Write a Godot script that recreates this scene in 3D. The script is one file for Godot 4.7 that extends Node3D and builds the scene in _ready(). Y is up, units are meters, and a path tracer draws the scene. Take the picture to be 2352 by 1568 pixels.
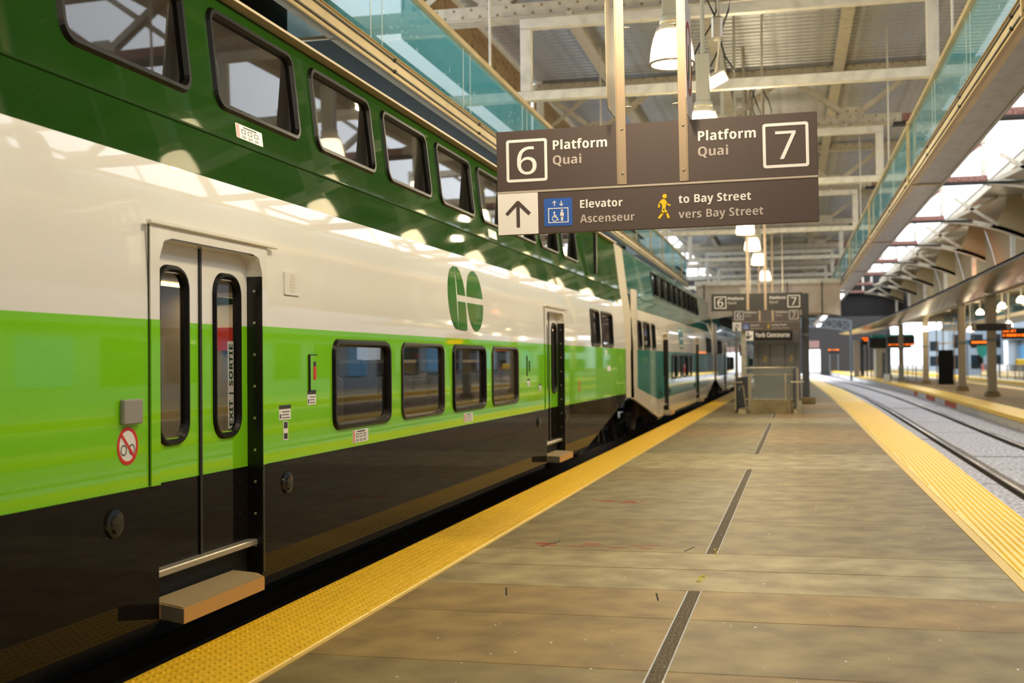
extends Node3D
# A covered railway platform: double-deck commuter train on the left, a hanging platform sign,
# steel train-shed roof above, a second track and further platforms on the right.
# World: +x right, y up (platform top = 0), the tracks run along -z. Metres.

var M := {}                 # materials by name
var used := {}              # names taken at top level
var rng := RandomNumberGenerator.new()

# ---------------------------------------------------------------- mesh builder
class MB:
	var v := PackedVector3Array()
	var n := PackedVector3Array()
	func tri(a: Vector3, b: Vector3, c: Vector3, hint: Vector3) -> void:
		var k := (c - a).cross(b - a)
		if k.length_squared() < 1e-14: return
		if k.dot(hint) < 0.0:
			var t := b; b = c; c = t
			k = -k
		k = k.normalized()
		v.append(a); v.append(b); v.append(c)
		n.append(k); n.append(k); n.append(k)
	func quad(a: Vector3, b: Vector3, c: Vector3, d: Vector3, hint: Vector3) -> void:
		tri(a, b, c, hint); tri(a, c, d, hint)
	func smooth_tri(a: Vector3, b: Vector3, c: Vector3, na: Vector3, nb: Vector3, nc: Vector3) -> void:
		var k := (c - a).cross(b - a)
		if k.length_squared() < 1e-16: return
		if k.dot(na + nb + nc) < 0.0:
			v.append(a); v.append(c); v.append(b); n.append(na); n.append(nc); n.append(nb)
		else:
			v.append(a); v.append(b); v.append(c); n.append(na); n.append(nb); n.append(nc)
	func smooth_quad(a: Vector3, b: Vector3, c: Vector3, d: Vector3, na: Vector3, nb: Vector3, nc: Vector3, nd: Vector3) -> void:
		smooth_tri(a, b, c, na, nb, nc); smooth_tri(a, c, d, na, nc, nd)
	# box with chamfered edges (ch = 0: sharp)
	func box(c: Vector3, s: Vector3, ch := 0.0, bs := Basis()) -> void:
		var h := s * 0.5
		for ax in 3:
			for sg in [-1.0, 1.0]:
				var nn := Vector3.ZERO; nn[ax] = sg
				var u := Vector3.ZERO; u[(ax + 1) % 3] = 1.0
				var w := Vector3.ZERO; w[(ax + 2) % 3] = 1.0
				var o := nn * h[ax]
				var uu := u * (h[(ax + 1) % 3] - ch)
				var ww := w * (h[(ax + 2) % 3] - ch)
				quad(c + bs * (o - uu - ww), c + bs * (o + uu - ww), c + bs * (o + uu + ww), c + bs * (o - uu + ww), bs * nn)
				if ch > 0.0 and sg > 0.0:
					pass
		if ch > 0.0:
			for ax in 3:
				var b1 := (ax + 1) % 3
				var b2 := (ax + 2) % 3
				for s1 in [-1.0, 1.0]:
					for s2 in [-1.0, 1.0]:
						var e := Vector3.ZERO; e[ax] = h[ax] - ch
						var p := Vector3.ZERO; p[b1] = s1 * h[b1]; p[b2] = s2 * (h[b2] - ch)
						var q := Vector3.ZERO; q[b1] = s1 * (h[b1] - ch); q[b2] = s2 * h[b2]
						var hn := Vector3.ZERO; hn[b1] = s1; hn[b2] = s2
						quad(c + bs * (p - e), c + bs * (p + e), c + bs * (q + e), c + bs * (q - e), bs * hn)
			for sx in [-1.0, 1.0]:
				for sy in [-1.0, 1.0]:
					for sz in [-1.0, 1.0]:
						var k := Vector3(sx, sy, sz)
						tri(c + bs * (k * Vector3(h.x, h.y - ch, h.z - ch)), c + bs * (k * Vector3(h.x - ch, h.y, h.z - ch)), c + bs * (k * Vector3(h.x - ch, h.y - ch, h.z)), bs * k)
	# box from lower corner to upper corner
	func slab(a: Vector3, b: Vector3, ch := 0.0) -> void:
		box((a + b) * 0.5, (b - a).abs(), ch)
	# rectangular bar from a to b, w wide (sideways) and t tall
	func bar(a: Vector3, b: Vector3, w: float, t: float, up := Vector3.UP) -> void:
		var d := (b - a).normalized()
		var x := up.cross(d)
		if x.length() < 0.01: x = Vector3.RIGHT.cross(d)
		x = x.normalized()
		box((a + b) * 0.5, Vector3(w, t, a.distance_to(b)), 0.0, Basis(x, d.cross(x), d))
	# round bar along a list of points
	func tube(pts: Array, r: float, seg := 8, cap := true) -> void:
		var rings := []
		var norms := []
		for i in pts.size():
			var d: Vector3 = (pts[mini(i + 1, pts.size() - 1)] - pts[maxi(i - 1, 0)]).normalized()
			var x := d.cross(Vector3.UP)
			if x.length() < 0.05: x = d.cross(Vector3.RIGHT)
			x = x.normalized()
			var y := d.cross(x)
			var ring := []
			var nr := []
			for k in seg:
				var a := TAU * k / seg
				var o := x * cos(a) + y * sin(a)
				nr.append(o); ring.append(pts[i] + o * r)
			rings.append(ring); norms.append(nr)
		for i in pts.size() - 1:
			for k in seg:
				var k2 := (k + 1) % seg
				smooth_quad(rings[i][k], rings[i][k2], rings[i + 1][k2], rings[i + 1][k], norms[i][k], norms[i][k2], norms[i + 1][k2], norms[i + 1][k])
		if cap:
			for e in [0, pts.size() - 1]:
				var hn: Vector3 = (pts[0] - pts[1]) if e == 0 else (pts[-1] - pts[-2])
				for k in seg:
					tri(pts[e], rings[e][k], rings[e][(k + 1) % seg], hn)
	# profile of Vector2(radius, height) turned round the axis of xf
	func lathe(prof: Array, xf: Transform3D, seg := 16, flat := false) -> void:
		for i in prof.size() - 1:
			var p: Vector2 = prof[i]
			var q: Vector2 = prof[i + 1]
			var dn := Vector2(q.y - p.y, p.x - q.x).normalized()
			for k in seg:
				var a := TAU * k / seg
				var b := TAU * (k + 1) / seg
				var A := Vector3(cos(a), 0, sin(a))
				var B := Vector3(cos(b), 0, sin(b))
				var na := xf.basis * (A * dn.x + Vector3.UP * dn.y)
				var nb := xf.basis * (B * dn.x + Vector3.UP * dn.y)
				smooth_quad(xf * (A * p.x + Vector3.UP * p.y), xf * (B * p.x + Vector3.UP * p.y), xf * (B * q.x + Vector3.UP * q.y), xf * (A * q.x + Vector3.UP * q.y), na, nb, nb, na)
	# flat polygon in the xy plane of xf, from depth d0 to depth d1
	func prism(poly: PackedVector2Array, xf: Transform3D, d0: float, d1: float) -> void:
		var idx := Geometry2D.triangulate_polygon(poly)
		for i in range(0, idx.size(), 3):
			for d in [d0, d1]:
				var hn := xf.basis.z * (1.0 if d == maxf(d0, d1) else -1.0)
				tri(xf * _z(poly[idx[i]], d), xf * _z(poly[idx[i + 1]], d), xf * _z(poly[idx[i + 2]], d), hn)
		var cw := Geometry2D.is_polygon_clockwise(poly)
		for i in poly.size():
			var a := poly[i]
			var b := poly[(i + 1) % poly.size()]
			var o := Vector2(b.y - a.y, a.x - b.x) * (-1.0 if cw else 1.0)
			quad(xf * _z(a, d0), xf * _z(b, d0), xf * _z(b, d1), xf * _z(a, d1), xf.basis * Vector3(o.x, o.y, 0))
	# ring between two outlines of the same number of points, from depth d0 to d1
	func ring(outer: PackedVector2Array, inner: PackedVector2Array, xf: Transform3D, d0: float, d1: float, bevel := 0.0) -> void:
		var m := outer.size()
		for i in m:
			var j := (i + 1) % m
			var oi := outer[i]; var oj := outer[j]; var ii := inner[i]; var ij := inner[j]
			var out := xf.basis * Vector3(oi.x + oj.x - ii.x - ij.x, oi.y + oj.y - ii.y - ij.y, 0)
			var oi2 := oi.lerp(ii, bevel); var oj2 := oj.lerp(ij, bevel)
			var ii2 := ii.lerp(oi, bevel); var ij2 := ij.lerp(oj, bevel)
			var dm := lerpf(d0, d1, 0.55) if bevel > 0.0 else d1
			quad(xf * _z(oi2, d1), xf * _z(oj2, d1), xf * _z(ij2, d1), xf * _z(ii2, d1), xf.basis.z)
			quad(xf * _z(oi, d0), xf * _z(oj, d0), xf * _z(oj, dm), xf * _z(oi, dm), out)
			quad(xf * _z(ii, d0), xf * _z(ij, d0), xf * _z(ij, dm), xf * _z(ii, dm), -out)
			if bevel > 0.0:
				quad(xf * _z(oi, dm), xf * _z(oj, dm), xf * _z(oj2, d1), xf * _z(oi2, d1), out + xf.basis.z * 0.1)
				quad(xf * _z(ii, dm), xf * _z(ij, dm), xf * _z(ij2, d1), xf * _z(ii2, d1), xf.basis.z * 0.1 - out)
	# a flat wall u0..u1 by v0..v1 with one row of rectangular holes
	func wall(xf: Transform3D, u0: float, u1: float, v0: float, v1: float, holes: Array = [], step := 100.0) -> void:
		var at := u0
		for hl in holes:
			var r: Rect2 = hl
			if r.end.x <= u0 or r.position.x >= u1: continue
			_q(xf, at, r.position.x, v0, v1)
			_q(xf, r.position.x, r.end.x, v0, r.position.y)
			_q(xf, r.position.x, r.end.x, r.end.y, v1)
			at = r.end.x
		_q(xf, at, u1, v0, v1)
	func _q(xf: Transform3D, a: float, b: float, c: float, d: float) -> void:
		if b - a < 1e-5 or d - c < 1e-5: return
		quad(xf * Vector3(a, c, 0), xf * Vector3(b, c, 0), xf * Vector3(b, d, 0), xf * Vector3(a, d, 0), xf.basis.z)
	func _z(p: Vector2, d: float) -> Vector3:
		return Vector3(p.x, p.y, d)
	func done() -> ArrayMesh:
		var m := ArrayMesh.new()
		if v.is_empty(): return m
		var a := []
		a.resize(Mesh.ARRAY_MAX)
		a[Mesh.ARRAY_VERTEX] = v
		a[Mesh.ARRAY_NORMAL] = n
		m.add_surface_from_arrays(Mesh.PRIMITIVE_TRIANGLES, a)
		return m

# ---------------------------------------------------------------- naming and tagging
func numbered(called: String) -> String:
	if not used.has(called):
		used[called] = 0
		return called
	used[called] += 1
	return "%s_%03d" % [called, used[called]]

func tag(o: Node3D, label: String, category: String, group := "", kind := "") -> Node3D:
	if label: o.set_meta("label", label)
	if category: o.set_meta("category", category)
	if group: o.set_meta("group", group)
	if kind: o.set_meta("kind", kind)
	return o

func thing(called: String, label: String, category: String, at := Vector3.ZERO, group := "", kind := "") -> Node3D:
	var o := Node3D.new()
	o.name = numbered(called)
	add_child(o)
	o.position = at
	return tag(o, label, category, group, kind)

func part(parent: Node3D, called: String, mesh: Mesh, mat: String, at := Vector3.ZERO, label := "") -> MeshInstance3D:
	var o := MeshInstance3D.new()
	o.name = called
	o.mesh = mesh
	o.material_override = null
	parent.add_child(o, true)
	o.position = at
	if mesh is ArrayMesh and mesh.get_surface_count() == 1: o.set_surface_override_material(0, M[mat])
	elif mesh.get_surface_count() > 0: o.set_surface_override_material(0, M[mat])
	if label: o.set_meta("label", label)
	return o

func single(called: String, mesh: Mesh, mat: String, label: String, category: String, group := "", kind := "") -> MeshInstance3D:
	var o := MeshInstance3D.new()
	o.name = numbered(called)
	o.mesh = mesh
	add_child(o)
	o.set_surface_override_material(0, M[mat])
	tag(o, label, category, group, kind)
	return o

func stuff(parent: Node3D, called: String, mesh: Mesh, mat: String, places: Array) -> MultiMeshInstance3D:
	var mm := MultiMesh.new()
	mm.transform_format = MultiMesh.TRANSFORM_3D
	mm.mesh = mesh
	mm.instance_count = places.size()
	for i in places.size(): mm.set_instance_transform(i, places[i])
	var o := MultiMeshInstance3D.new()
	o.name = called
	o.multimesh = mm
	o.material_override = M[mat]
	parent.add_child(o, true)
	o.set_meta("kind", "stuff")
	return o

# a copy of a thing (parts included) under the next number
func dup(o: Node3D, called: String, at: Vector3, label: String) -> Node3D:
	var c: Node3D = o.duplicate()
	c.name = numbered(called)
	add_child(c)
	c.position = at
	c.set_meta("label", label)
	return c

# ---------------------------------------------------------------- small shapes
func rrect(u0: float, v0: float, u1: float, v1: float, r: float, seg := 4) -> PackedVector2Array:
	var p := PackedVector2Array()
	var cs := [Vector2(u1 - r, v0 + r), Vector2(u1 - r, v1 - r), Vector2(u0 + r, v1 - r), Vector2(u0 + r, v0 + r)]
	for k in 4:
		for i in seg + 1:
			var a := -PI / 2 + k * PI / 2 + i * PI / 2 / seg
			p.append(cs[k] + Vector2(cos(a), sin(a)) * r)
	return p

func circle(c: Vector2, r: float, seg := 20, r2 := -1.0) -> PackedVector2Array:
	var p := PackedVector2Array()
	for i in seg: p.append(c + Vector2(cos(TAU * i / seg) * r, sin(TAU * i / seg) * (r if r2 < 0 else r2)))
	return p

func strip2(pts: Array, w: float) -> Array:      # flat strokes, as convex quads
	var out := []
	for i in pts.size() - 1:
		var a: Vector2 = pts[i]
		var b: Vector2 = pts[i + 1]
		var d := (b - a).normalized()
		var o := Vector2(-d.y, d.x) * w * 0.5
		out.append(PackedVector2Array([a - o - d * w * 0.2, b - o + d * w * 0.2, b + o + d * w * 0.2, a + o - d * w * 0.2]))
	return out

func at_z(table: Array, z: float) -> float:       # piecewise-linear table of [z, x], z falling
	if z >= table[0][0]: return table[0][1]
	for i in table.size() - 1:
		var a: Array = table[i]
		var b: Array = table[i + 1]
		if z >= b[0]: return lerpf(a[1], b[1], (z - a[0]) / (b[0] - a[0]))
	return table[-1][1]

func boxm(s: Vector3, ch := 0.0) -> ArrayMesh:
	var b := MB.new(); b.box(Vector3.ZERO, s, ch); return b.done()

# ribbon of constant-section along z following centre table; section polygon in (x, y)
func along(table: Array, sec: PackedVector2Array, z0: float, z1: float, step: float, b: MB) -> void:
	var z := z0
	while z > z1 + 0.01:
		var zn := maxf(z - step, z1)
		var xa := at_z(table, z); var xb := at_z(table, zn)
		for i in sec.size():
			var p := sec[i]; var q := sec[(i + 1) % sec.size()]
			var o := Vector3(q.y - p.y, p.x - q.x, 0)
			b.quad(Vector3(xa + p.x, p.y, z), Vector3(xa + q.x, q.y, z), Vector3(xb + q.x, q.y, zn), Vector3(xb + p.x, p.y, zn), o)
		z = zn

var fonts := {}
func text(parent: Node3D, s: String, mat: String, xf: Transform3D, cap: float, width := 0.0, bold := true, depth := 0.003) -> MeshInstance3D:
	var key := "b" if bold else "r"
	if not fonts.has(key):
		var f := SystemFont.new()
		f.font_names = PackedStringArray(["Droid Sans"])
		f.font_weight = 700 if bold else 400
		fonts[key] = f
	var t := TextMesh.new()
	t.font = fonts[key]
	t.text = s
	t.font_size = 64
	t.pixel_size = 0.01
	t.depth = 0.01
	t.curve_step = 1.0
	t.horizontal_alignment = HORIZONTAL_ALIGNMENT_LEFT
	t.vertical_alignment = VERTICAL_ALIGNMENT_BOTTOM
	var am := ArrayMesh.new()
	var arr := t.get_mesh_arrays()
	var vs: PackedVector3Array = arr[Mesh.ARRAY_VERTEX]
	var lo := Vector3(1e9, 1e9, 1e9); var hi := -lo
	for p in vs: lo = lo.min(p); hi = hi.max(p)
	# capital height of the font at this size, from its em: Droid Sans capitals are 0.714 em
	var k := cap / (64 * 0.01 * 0.714)
	var kx := k if width <= 0.0 else width / (hi.x - lo.x)
	var base := t.font.get_descent(64) * 0.01
	for i in vs.size():
		var p := vs[i]
		vs[i] = Vector3((p.x - lo.x) * kx, (p.y - text_base(t)) * k, (p.z + 0.005) / 0.01 * depth)
	arr[Mesh.ARRAY_VERTEX] = vs
	am.add_surface_from_arrays(Mesh.PRIMITIVE_TRIANGLES, arr)
	var o := part(parent, "lettering", am, mat)
	o.transform = xf
	return o

var base_cache := {}
func text_base(t: TextMesh) -> float:             # height of the baseline in the mesh of this font
	var key := t.font.get_instance_id()
	if not base_cache.has(key):
		var s := t.text
		t.text = "H"
		var vs: PackedVector3Array = t.get_mesh_arrays()[Mesh.ARRAY_VERTEX]
		var lo := 1e9
		for p in vs: lo = minf(lo, p.y)
		t.text = s
		base_cache[key] = lo
	return base_cache[key]

# ---------------------------------------------------------------- materials
func noise_tex(freq: float, oct := 4, cols: Array = [], normal := false, bump := 4.0, seed_ := 1, size := 512, type := FastNoiseLite.TYPE_SIMPLEX_SMOOTH) -> NoiseTexture2D:
	var f := FastNoiseLite.new()
	f.noise_type = type
	f.seed = seed_
	f.frequency = freq
	f.fractal_octaves = oct
	var t := NoiseTexture2D.new()
	t.width = size; t.height = size
	t.seamless = true
	t.generate_mipmaps = false
	t.noise = f
	if normal:
		t.as_normal_map = true
		t.bump_strength = bump
	elif cols.size():
		var g := Gradient.new()
		var off := PackedFloat32Array()
		var cc := PackedColorArray()
		for c in cols: off.append(c[0]); cc.append(c[1])
		g.offsets = off; g.colors = cc
		t.color_ramp = g
	return t

func mat(called: String, col: Color, rough := 0.6, metal := 0.0) -> StandardMaterial3D:
	var m := StandardMaterial3D.new()
	m.resource_name = called
	m.albedo_color = col
	m.roughness = rough
	m.metallic = metal
	M[called] = m
	return m

func tri_tex(m: StandardMaterial3D, scale: Vector3, world := true) -> void:
	m.uv1_triplanar = true
	m.uv1_world_triplanar = world
	m.uv1_scale = scale
	m.uv1_triplanar_sharpness = 4.0

func grey(v: float) -> Color: return Color(v, v, v)

func materials() -> void:
	# --- grain shared by several materials
	var grime := noise_tex(0.008, 4, [[0.0, grey(0.86)], [0.4, grey(0.96)], [0.65, grey(1.0)], [1.0, grey(1.0)]], false, 0, 3)
	var waves := noise_tex(0.006, 2, [], true, 6.0, 11, 512)
	# --- concrete of the platform: tan-grey with blotches and fine sand grain
	var blot := noise_tex(0.006, 6, [[0.0, Color(0.55, 0.495, 0.43)], [0.33, Color(0.645, 0.605, 0.545)], [0.58, Color(0.71, 0.68, 0.63)], [1.0, Color(0.80, 0.775, 0.73)]], false, 0, 21, 1024)
	var sand := noise_tex(0.22, 3, [[0.0, grey(0.80)], [0.5, grey(0.97)], [0.8, grey(1.0)], [1.0, grey(1.0)]], false, 0, 5, 1024)
	for k in [["concrete", Color(0.75, 0.67, 0.465)], ["concrete_pale", Color(0.88, 0.82, 0.64)], ["concrete_brown", Color(0.82, 0.69, 0.43)], ["concrete_grey", Color(0.74, 0.69, 0.54)]]:
		var m := mat(k[0], k[1], 0.62)
		m.albedo_texture = blot
		m.detail_enabled = true
		m.detail_blend_mode = BaseMaterial3D.BLEND_MODE_MUL
		m.detail_albedo = sand
		tri_tex(m, Vector3.ONE * 0.32)
	var seal := mat("trench_filler", Color(0.50, 0.43, 0.33), 0.9)
	seal.albedo_texture = noise_tex(0.05, 5, [[0.0, grey(0.30)], [0.42, grey(0.62)], [0.60, grey(0.95)], [1.0, grey(1.0)]], false, 0, 8)
	tri_tex(seal, Vector3.ONE * 2.0)
	mat("joint", Color(0.16, 0.14, 0.12), 0.95)
	mat("chalk_red", Color(0.66, 0.27, 0.20), 0.8)
	mat("chalk_yellow", Color(0.78, 0.70, 0.20), 0.8)
	# --- yellow tactile tiles
	var ty := mat("tactile_yellow", Color(0.97, 0.78, 0.13), 0.38)
	ty.albedo_texture = noise_tex(0.02, 5, [[0.0, Color(0.88, 0.84, 0.76)], [0.25, grey(0.97)], [0.6, grey(1.0)], [1.0, grey(1.0)]], false, 0, 31)
	tri_tex(ty, Vector3.ONE * 0.6)
	mat("tactile_border", Color(0.86, 0.72, 0.40), 0.6)
	# --- train paint
	for k in [["green_dark", Color(0.11, 0.255, 0.06)], ["green_light", Color(0.49, 0.79, 0.11)], ["paint_white", Color(0.90, 0.885, 0.86)], ["skirt_brown", Color(0.09, 0.075, 0.065)], ["teal_paint", Color(0.12, 0.50, 0.45)], ["teal_dark", Color(0.09, 0.40, 0.35)], ["paint_cream", Color(0.90, 0.86, 0.78)], ["roof_paint", Color(0.80, 0.81, 0.82)], ["logo_green", Color(0.20, 0.46, 0.19)]]:
		var m := mat(k[0], k[1], 0.35)
		m.clearcoat_enabled = true
		m.clearcoat = {"green_dark": 0.5, "skirt_brown": 0.45}.get(k[0], 1.0)
		m.clearcoat_roughness = 0.03
		m.specular_mode = BaseMaterial3D.SPECULAR_DISABLED
		m.normal_enabled = true
		m.normal_texture = waves
		m.normal_scale = 0.28
		tri_tex(m, Vector3(0.5, 0.5, 0.22))
	mat("rubber", Color(0.045, 0.036, 0.032), 0.32)
	mat("gasket", Color(0.05, 0.04, 0.035), 0.35)
	M.gasket.metallic_specular = 0.3
	mat("gasket_alu", Color(0.17, 0.135, 0.10), 0.3, 0.4)
	mat("seam_dark", Color(0.10, 0.12, 0.04), 0.6)
	var g := mat("window_glass", Color(0.10, 0.10, 0.10, 0.22), 0.02)
	g.transparency = BaseMaterial3D.TRANSPARENCY_ALPHA
	g.metallic_specular = 0.7
	var g2 := mat("window_tinted", Color(0.06, 0.065, 0.07, 0.75), 0.02)
	g2.transparency = BaseMaterial3D.TRANSPARENCY_ALPHA
	g2.metallic_specular = 0.7
	mat("car_ceiling", Color(0.72, 0.66, 0.56), 0.6)
	mat("car_wall", Color(0.62, 0.58, 0.52), 0.6)
	mat("car_floor", Color(0.16, 0.15, 0.14), 0.7)
	mat("seat_blue", Color(0.10, 0.13, 0.20), 0.8)
	mat("seat_shell", Color(0.24, 0.21, 0.19), 0.5)
	var led := mat("cabin_strip", Color(1, 0.95, 0.85), 0.5)
	led.emission_enabled = true
	led.emission = Color(1.0, 0.88, 0.66)
	led.emission_energy_multiplier = 3.0
	mat("sticker_white", Color(0.90, 0.89, 0.87), 0.4)
	mat("print_dark", Color(0.10, 0.10, 0.11), 0.5)
	mat("print_red", Color(0.80, 0.10, 0.08), 0.45)
	mat("print_pink", Color(0.90, 0.55, 0.52), 0.45)
	mat("handle_yellow", Color(0.95, 0.62, 0.08), 0.4)
	mat("sill_metal", Color(0.72, 0.69, 0.63), 0.35, 0.6)
	mat("step_tread", Color(0.62, 0.54, 0.40), 0.7)
	mat("step_edge", Color(0.76, 0.58, 0.33), 0.5)
	mat("undercar", Color(0.05, 0.045, 0.04), 0.7)
	mat("undercar_rust", Color(0.22, 0.16, 0.11), 0.8)
	mat("box_grey", Color(0.56, 0.54, 0.51), 0.45)
	mat("lens_dark", Color(0.085, 0.08, 0.08), 0.12)
	# --- roof steel, painted cream
	var st := mat("steel_cream", Color(0.76, 0.72, 0.64), 0.5)
	st.albedo_texture = grime
	tri_tex(st, Vector3.ONE * 0.7)
	var st2 := mat("steel_white", Color(0.84, 0.82, 0.77), 0.42)
	st2.albedo_texture = grime
	tri_tex(st2, Vector3.ONE * 0.6)
	var st3 := mat("steel_rust", Color(0.60, 0.45, 0.41), 0.7)
	st3.albedo_texture = noise_tex(0.03, 5, [[0.0, Color(0.55, 0.35, 0.28)], [0.4, Color(0.85, 0.72, 0.68)], [0.6, grey(1.0)], [1.0, grey(1.0)]], false, 0, 41)
	tri_tex(st3, Vector3.ONE)
	mat("steel_dark", Color(0.13, 0.125, 0.13), 0.6)
	mat("rivet_dark", Color(0.60, 0.53, 0.43), 0.45)
	var dk := mat("deck_zinc", Color(0.76, 0.77, 0.785), 0.28, 0.6)
	dk.albedo_texture = noise_tex(0.02, 4, [[0.0, grey(0.75)], [0.5, grey(0.95)], [1.0, grey(1.0)]], false, 0, 51)
	tri_tex(dk, Vector3(0.3, 0.3, 1.5))
	var bd := mat("board_tan", Color(0.60, 0.49, 0.33), 0.65)
	bd.albedo_texture = noise_tex(0.014, 5, [[0.0, Color(0.45, 0.40, 0.33)], [0.3, grey(0.86)], [0.55, grey(1.0)], [1.0, grey(1.0)]], false, 0, 61)
	tri_tex(bd, Vector3(0.5, 0.5, 0.5))
	mat("web_tan", Color(0.66, 0.59, 0.45), 0.6)
	mat("pink_panel", Color(0.50, 0.38, 0.36), 0.8)
	# --- smoke hoods
	var ch := mat("channel_beige", Color(0.80, 0.72, 0.55), 0.35, 0.2)
	ch.albedo_texture = grime
	tri_tex(ch, Vector3(0.5, 0.5, 0.25))
	mat("brass_edge", Color(0.66, 0.55, 0.32), 0.35, 0.5)
	mat("cable_black", Color(0.03, 0.03, 0.03), 0.5)
	var so := mat("soffit_steel", Color(0.64, 0.645, 0.68), 0.30, 0.4)
	so.albedo_texture = noise_tex(0.012, 4, [[0.0, grey(0.82)], [0.5, grey(0.97)], [1.0, grey(1.0)]], false, 0, 71)
	tri_tex(so, Vector3(0.6, 0.6, 0.25))
	var du := mat("duct_steel", Color(0.50, 0.50, 0.52), 0.25, 0.85)
	du.normal_enabled = true
	du.normal_texture = waves
	du.normal_scale = 0.3
	tri_tex(du, Vector3(0.4, 0.4, 1.3))
	var tg := mat("teal_glass", Color(0.13, 0.42, 0.43, 0.46), 0.05)
	tg.transparency = BaseMaterial3D.TRANSPARENCY_ALPHA
	tg.backlight_enabled = true
	tg.backlight = Color(0.08, 0.50, 0.54)
	var tg2 := mat("teal_soffit", Color(0.04, 0.17, 0.14), 0.35)
	tg2.metallic_specular = 0.08
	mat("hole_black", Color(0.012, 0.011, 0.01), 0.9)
	mat("drip", Color(0.85, 0.88, 0.86), 0.15)
	# --- lamps
	var lg := mat("lamp_glass", Color(1.0, 0.97, 0.90), 0.2)
	lg.emission_enabled = true
	lg.emission = Color(1.0, 0.90, 0.72)
	lg.emission_energy_multiplier = 9.0
	var lq := mat("lamp_clear", Color(0.9, 0.88, 0.82, 0.12), 0.03)
	lq.transparency = BaseMaterial3D.TRANSPARENCY_ALPHA
	var lb := mat("lamp_bulb", Color(1, 1, 1), 0.4)
	lb.emission_enabled = true
	lb.emission = Color(1.0, 0.92, 0.76)
	lb.emission_energy_multiplier = 14.0
	var lc := mat("lamp_cool", Color(1, 1, 1), 0.4)
	lc.emission_enabled = true
	lc.emission = Color(0.95, 0.97, 1.0)
	lc.emission_energy_multiplier = 4.0
	mat("lamp_body", Color(0.74, 0.72, 0.64), 0.4)
	# --- signs
	mat("sign_brown", Color(0.34, 0.285, 0.285), 0.42)
	mat("sign_black", Color(0.13, 0.12, 0.125), 0.42)
	mat("sign_white", Color(0.97, 0.95, 0.97), 0.5)
	mat("sign_grey", Color(0.77, 0.72, 0.71), 0.5)
	mat("sign_blue", Color(0.19, 0.38, 0.76), 0.45)
	mat("sign_yellow", Color(0.96, 0.80, 0.12), 0.5)
	mat("sign_line", Color(0.74, 0.69, 0.66), 0.45)
	mat("pole_metal", Color(0.66, 0.58, 0.50), 0.4, 0.35)
	mat("bolt_metal", Color(0.76, 0.72, 0.66), 0.3, 0.7)
	mat("disc_back", Color(0.62, 0.56, 0.45), 0.45, 0.2)
	# --- ground and tracks
	var bal := mat("ballast", Color(0.72, 0.70, 0.70), 0.95)
	bal.albedo_texture = noise_tex(0.09, 4, [[0.0, grey(0.40)], [0.45, grey(0.75)], [0.7, grey(1.0)], [1.0, grey(1.0)]], false, 0, 81, 1024)
	bal.normal_enabled = true
	bal.normal_texture = noise_tex(0.09, 4, [], true, 8.0, 81, 1024)
	tri_tex(bal, Vector3.ONE * 0.55)
	var tp := mat("track_paving", Color(0.78, 0.76, 0.77), 0.85)
	tp.albedo_texture = noise_tex(0.02, 6, [[0.0, grey(0.62)], [0.45, grey(0.85)], [0.7, grey(1.0)], [1.0, grey(1.0)]], false, 0, 91, 1024)
	tri_tex(tp, Vector3(0.6, 0.6, 0.25))
	mat("stone_grey", Color(0.56, 0.56, 0.58), 0.9)
	mat("stone_pale", Color(0.74, 0.74, 0.76), 0.9)
	mat("rail_steel", Color(0.70, 0.68, 0.66), 0.22, 0.9)
	mat("rail_side", Color(0.20, 0.16, 0.13), 0.8)
	mat("sleeper_dark", Color(0.17, 0.15, 0.13), 0.9)
	mat("bed_dark", Color(0.40, 0.385, 0.37), 0.95)
	mat("edge_white", Color(0.80, 0.79, 0.78), 0.8)
	mat("edge_red", Color(0.74, 0.38, 0.28), 0.8)
	# --- background
	mat("tower_grey", Color(0.40, 0.395, 0.40), 0.35, 0.2)
	mat("tower_dark", Color(0.27, 0.275, 0.30), 0.5)
	mat("mesh_green", Color(0.085, 0.095, 0.09), 0.45)
	mat("rail_stainless", Color(0.76, 0.72, 0.64), 0.25, 0.8)
	var cg := mat("clear_glass", Color(0.66, 0.70, 0.70, 0.28), 0.03)
	cg.transparency = BaseMaterial3D.TRANSPARENCY_ALPHA
	var tc := mat("tarp", Color(0.80, 0.74, 0.69), 0.9)
	tc.normal_enabled = true
	tc.normal_texture = noise_tex(0.01, 3, [], true, 10.0, 95)
	tc.normal_scale = 0.5
	tri_tex(tc, Vector3.ONE * 0.5)
	mat("column_tan", Color(0.60, 0.55, 0.47), 0.55)
	mat("column_grey", Color(0.42, 0.45, 0.48), 0.55)
	mat("mesh_black", Color(0.045, 0.042, 0.042), 0.95)
	var am := mat("led_amber", Color(1.0, 0.5, 0.05), 0.5)
	am.emission_enabled = true
	am.emission = Color(1.0, 0.42, 0.03)
	am.emission_energy_multiplier = 2.5
	mat("board_black", Color(0.035, 0.032, 0.03), 0.4)
	mat("wall_dark", Color(0.16, 0.15, 0.15), 0.85)
	mat("wall_plain", Color(0.50, 0.46, 0.40), 0.85)
	mat("wall_pale", Color(0.80, 0.82, 0.84), 0.8)
	mat("facade_pale", Color(0.50, 0.55, 0.60), 0.7)
	mat("facade_blue", Color(0.32, 0.60, 0.78), 0.5)
	mat("facade_teal", Color(0.16, 0.62, 0.56), 0.5)
	mat("ground_far", Color(0.55, 0.54, 0.53), 0.9)
	mat("post_red", Color(0.75, 0.12, 0.12), 0.5)
	mat("yellow_box", Color(0.85, 0.70, 0.15), 0.5)

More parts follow.
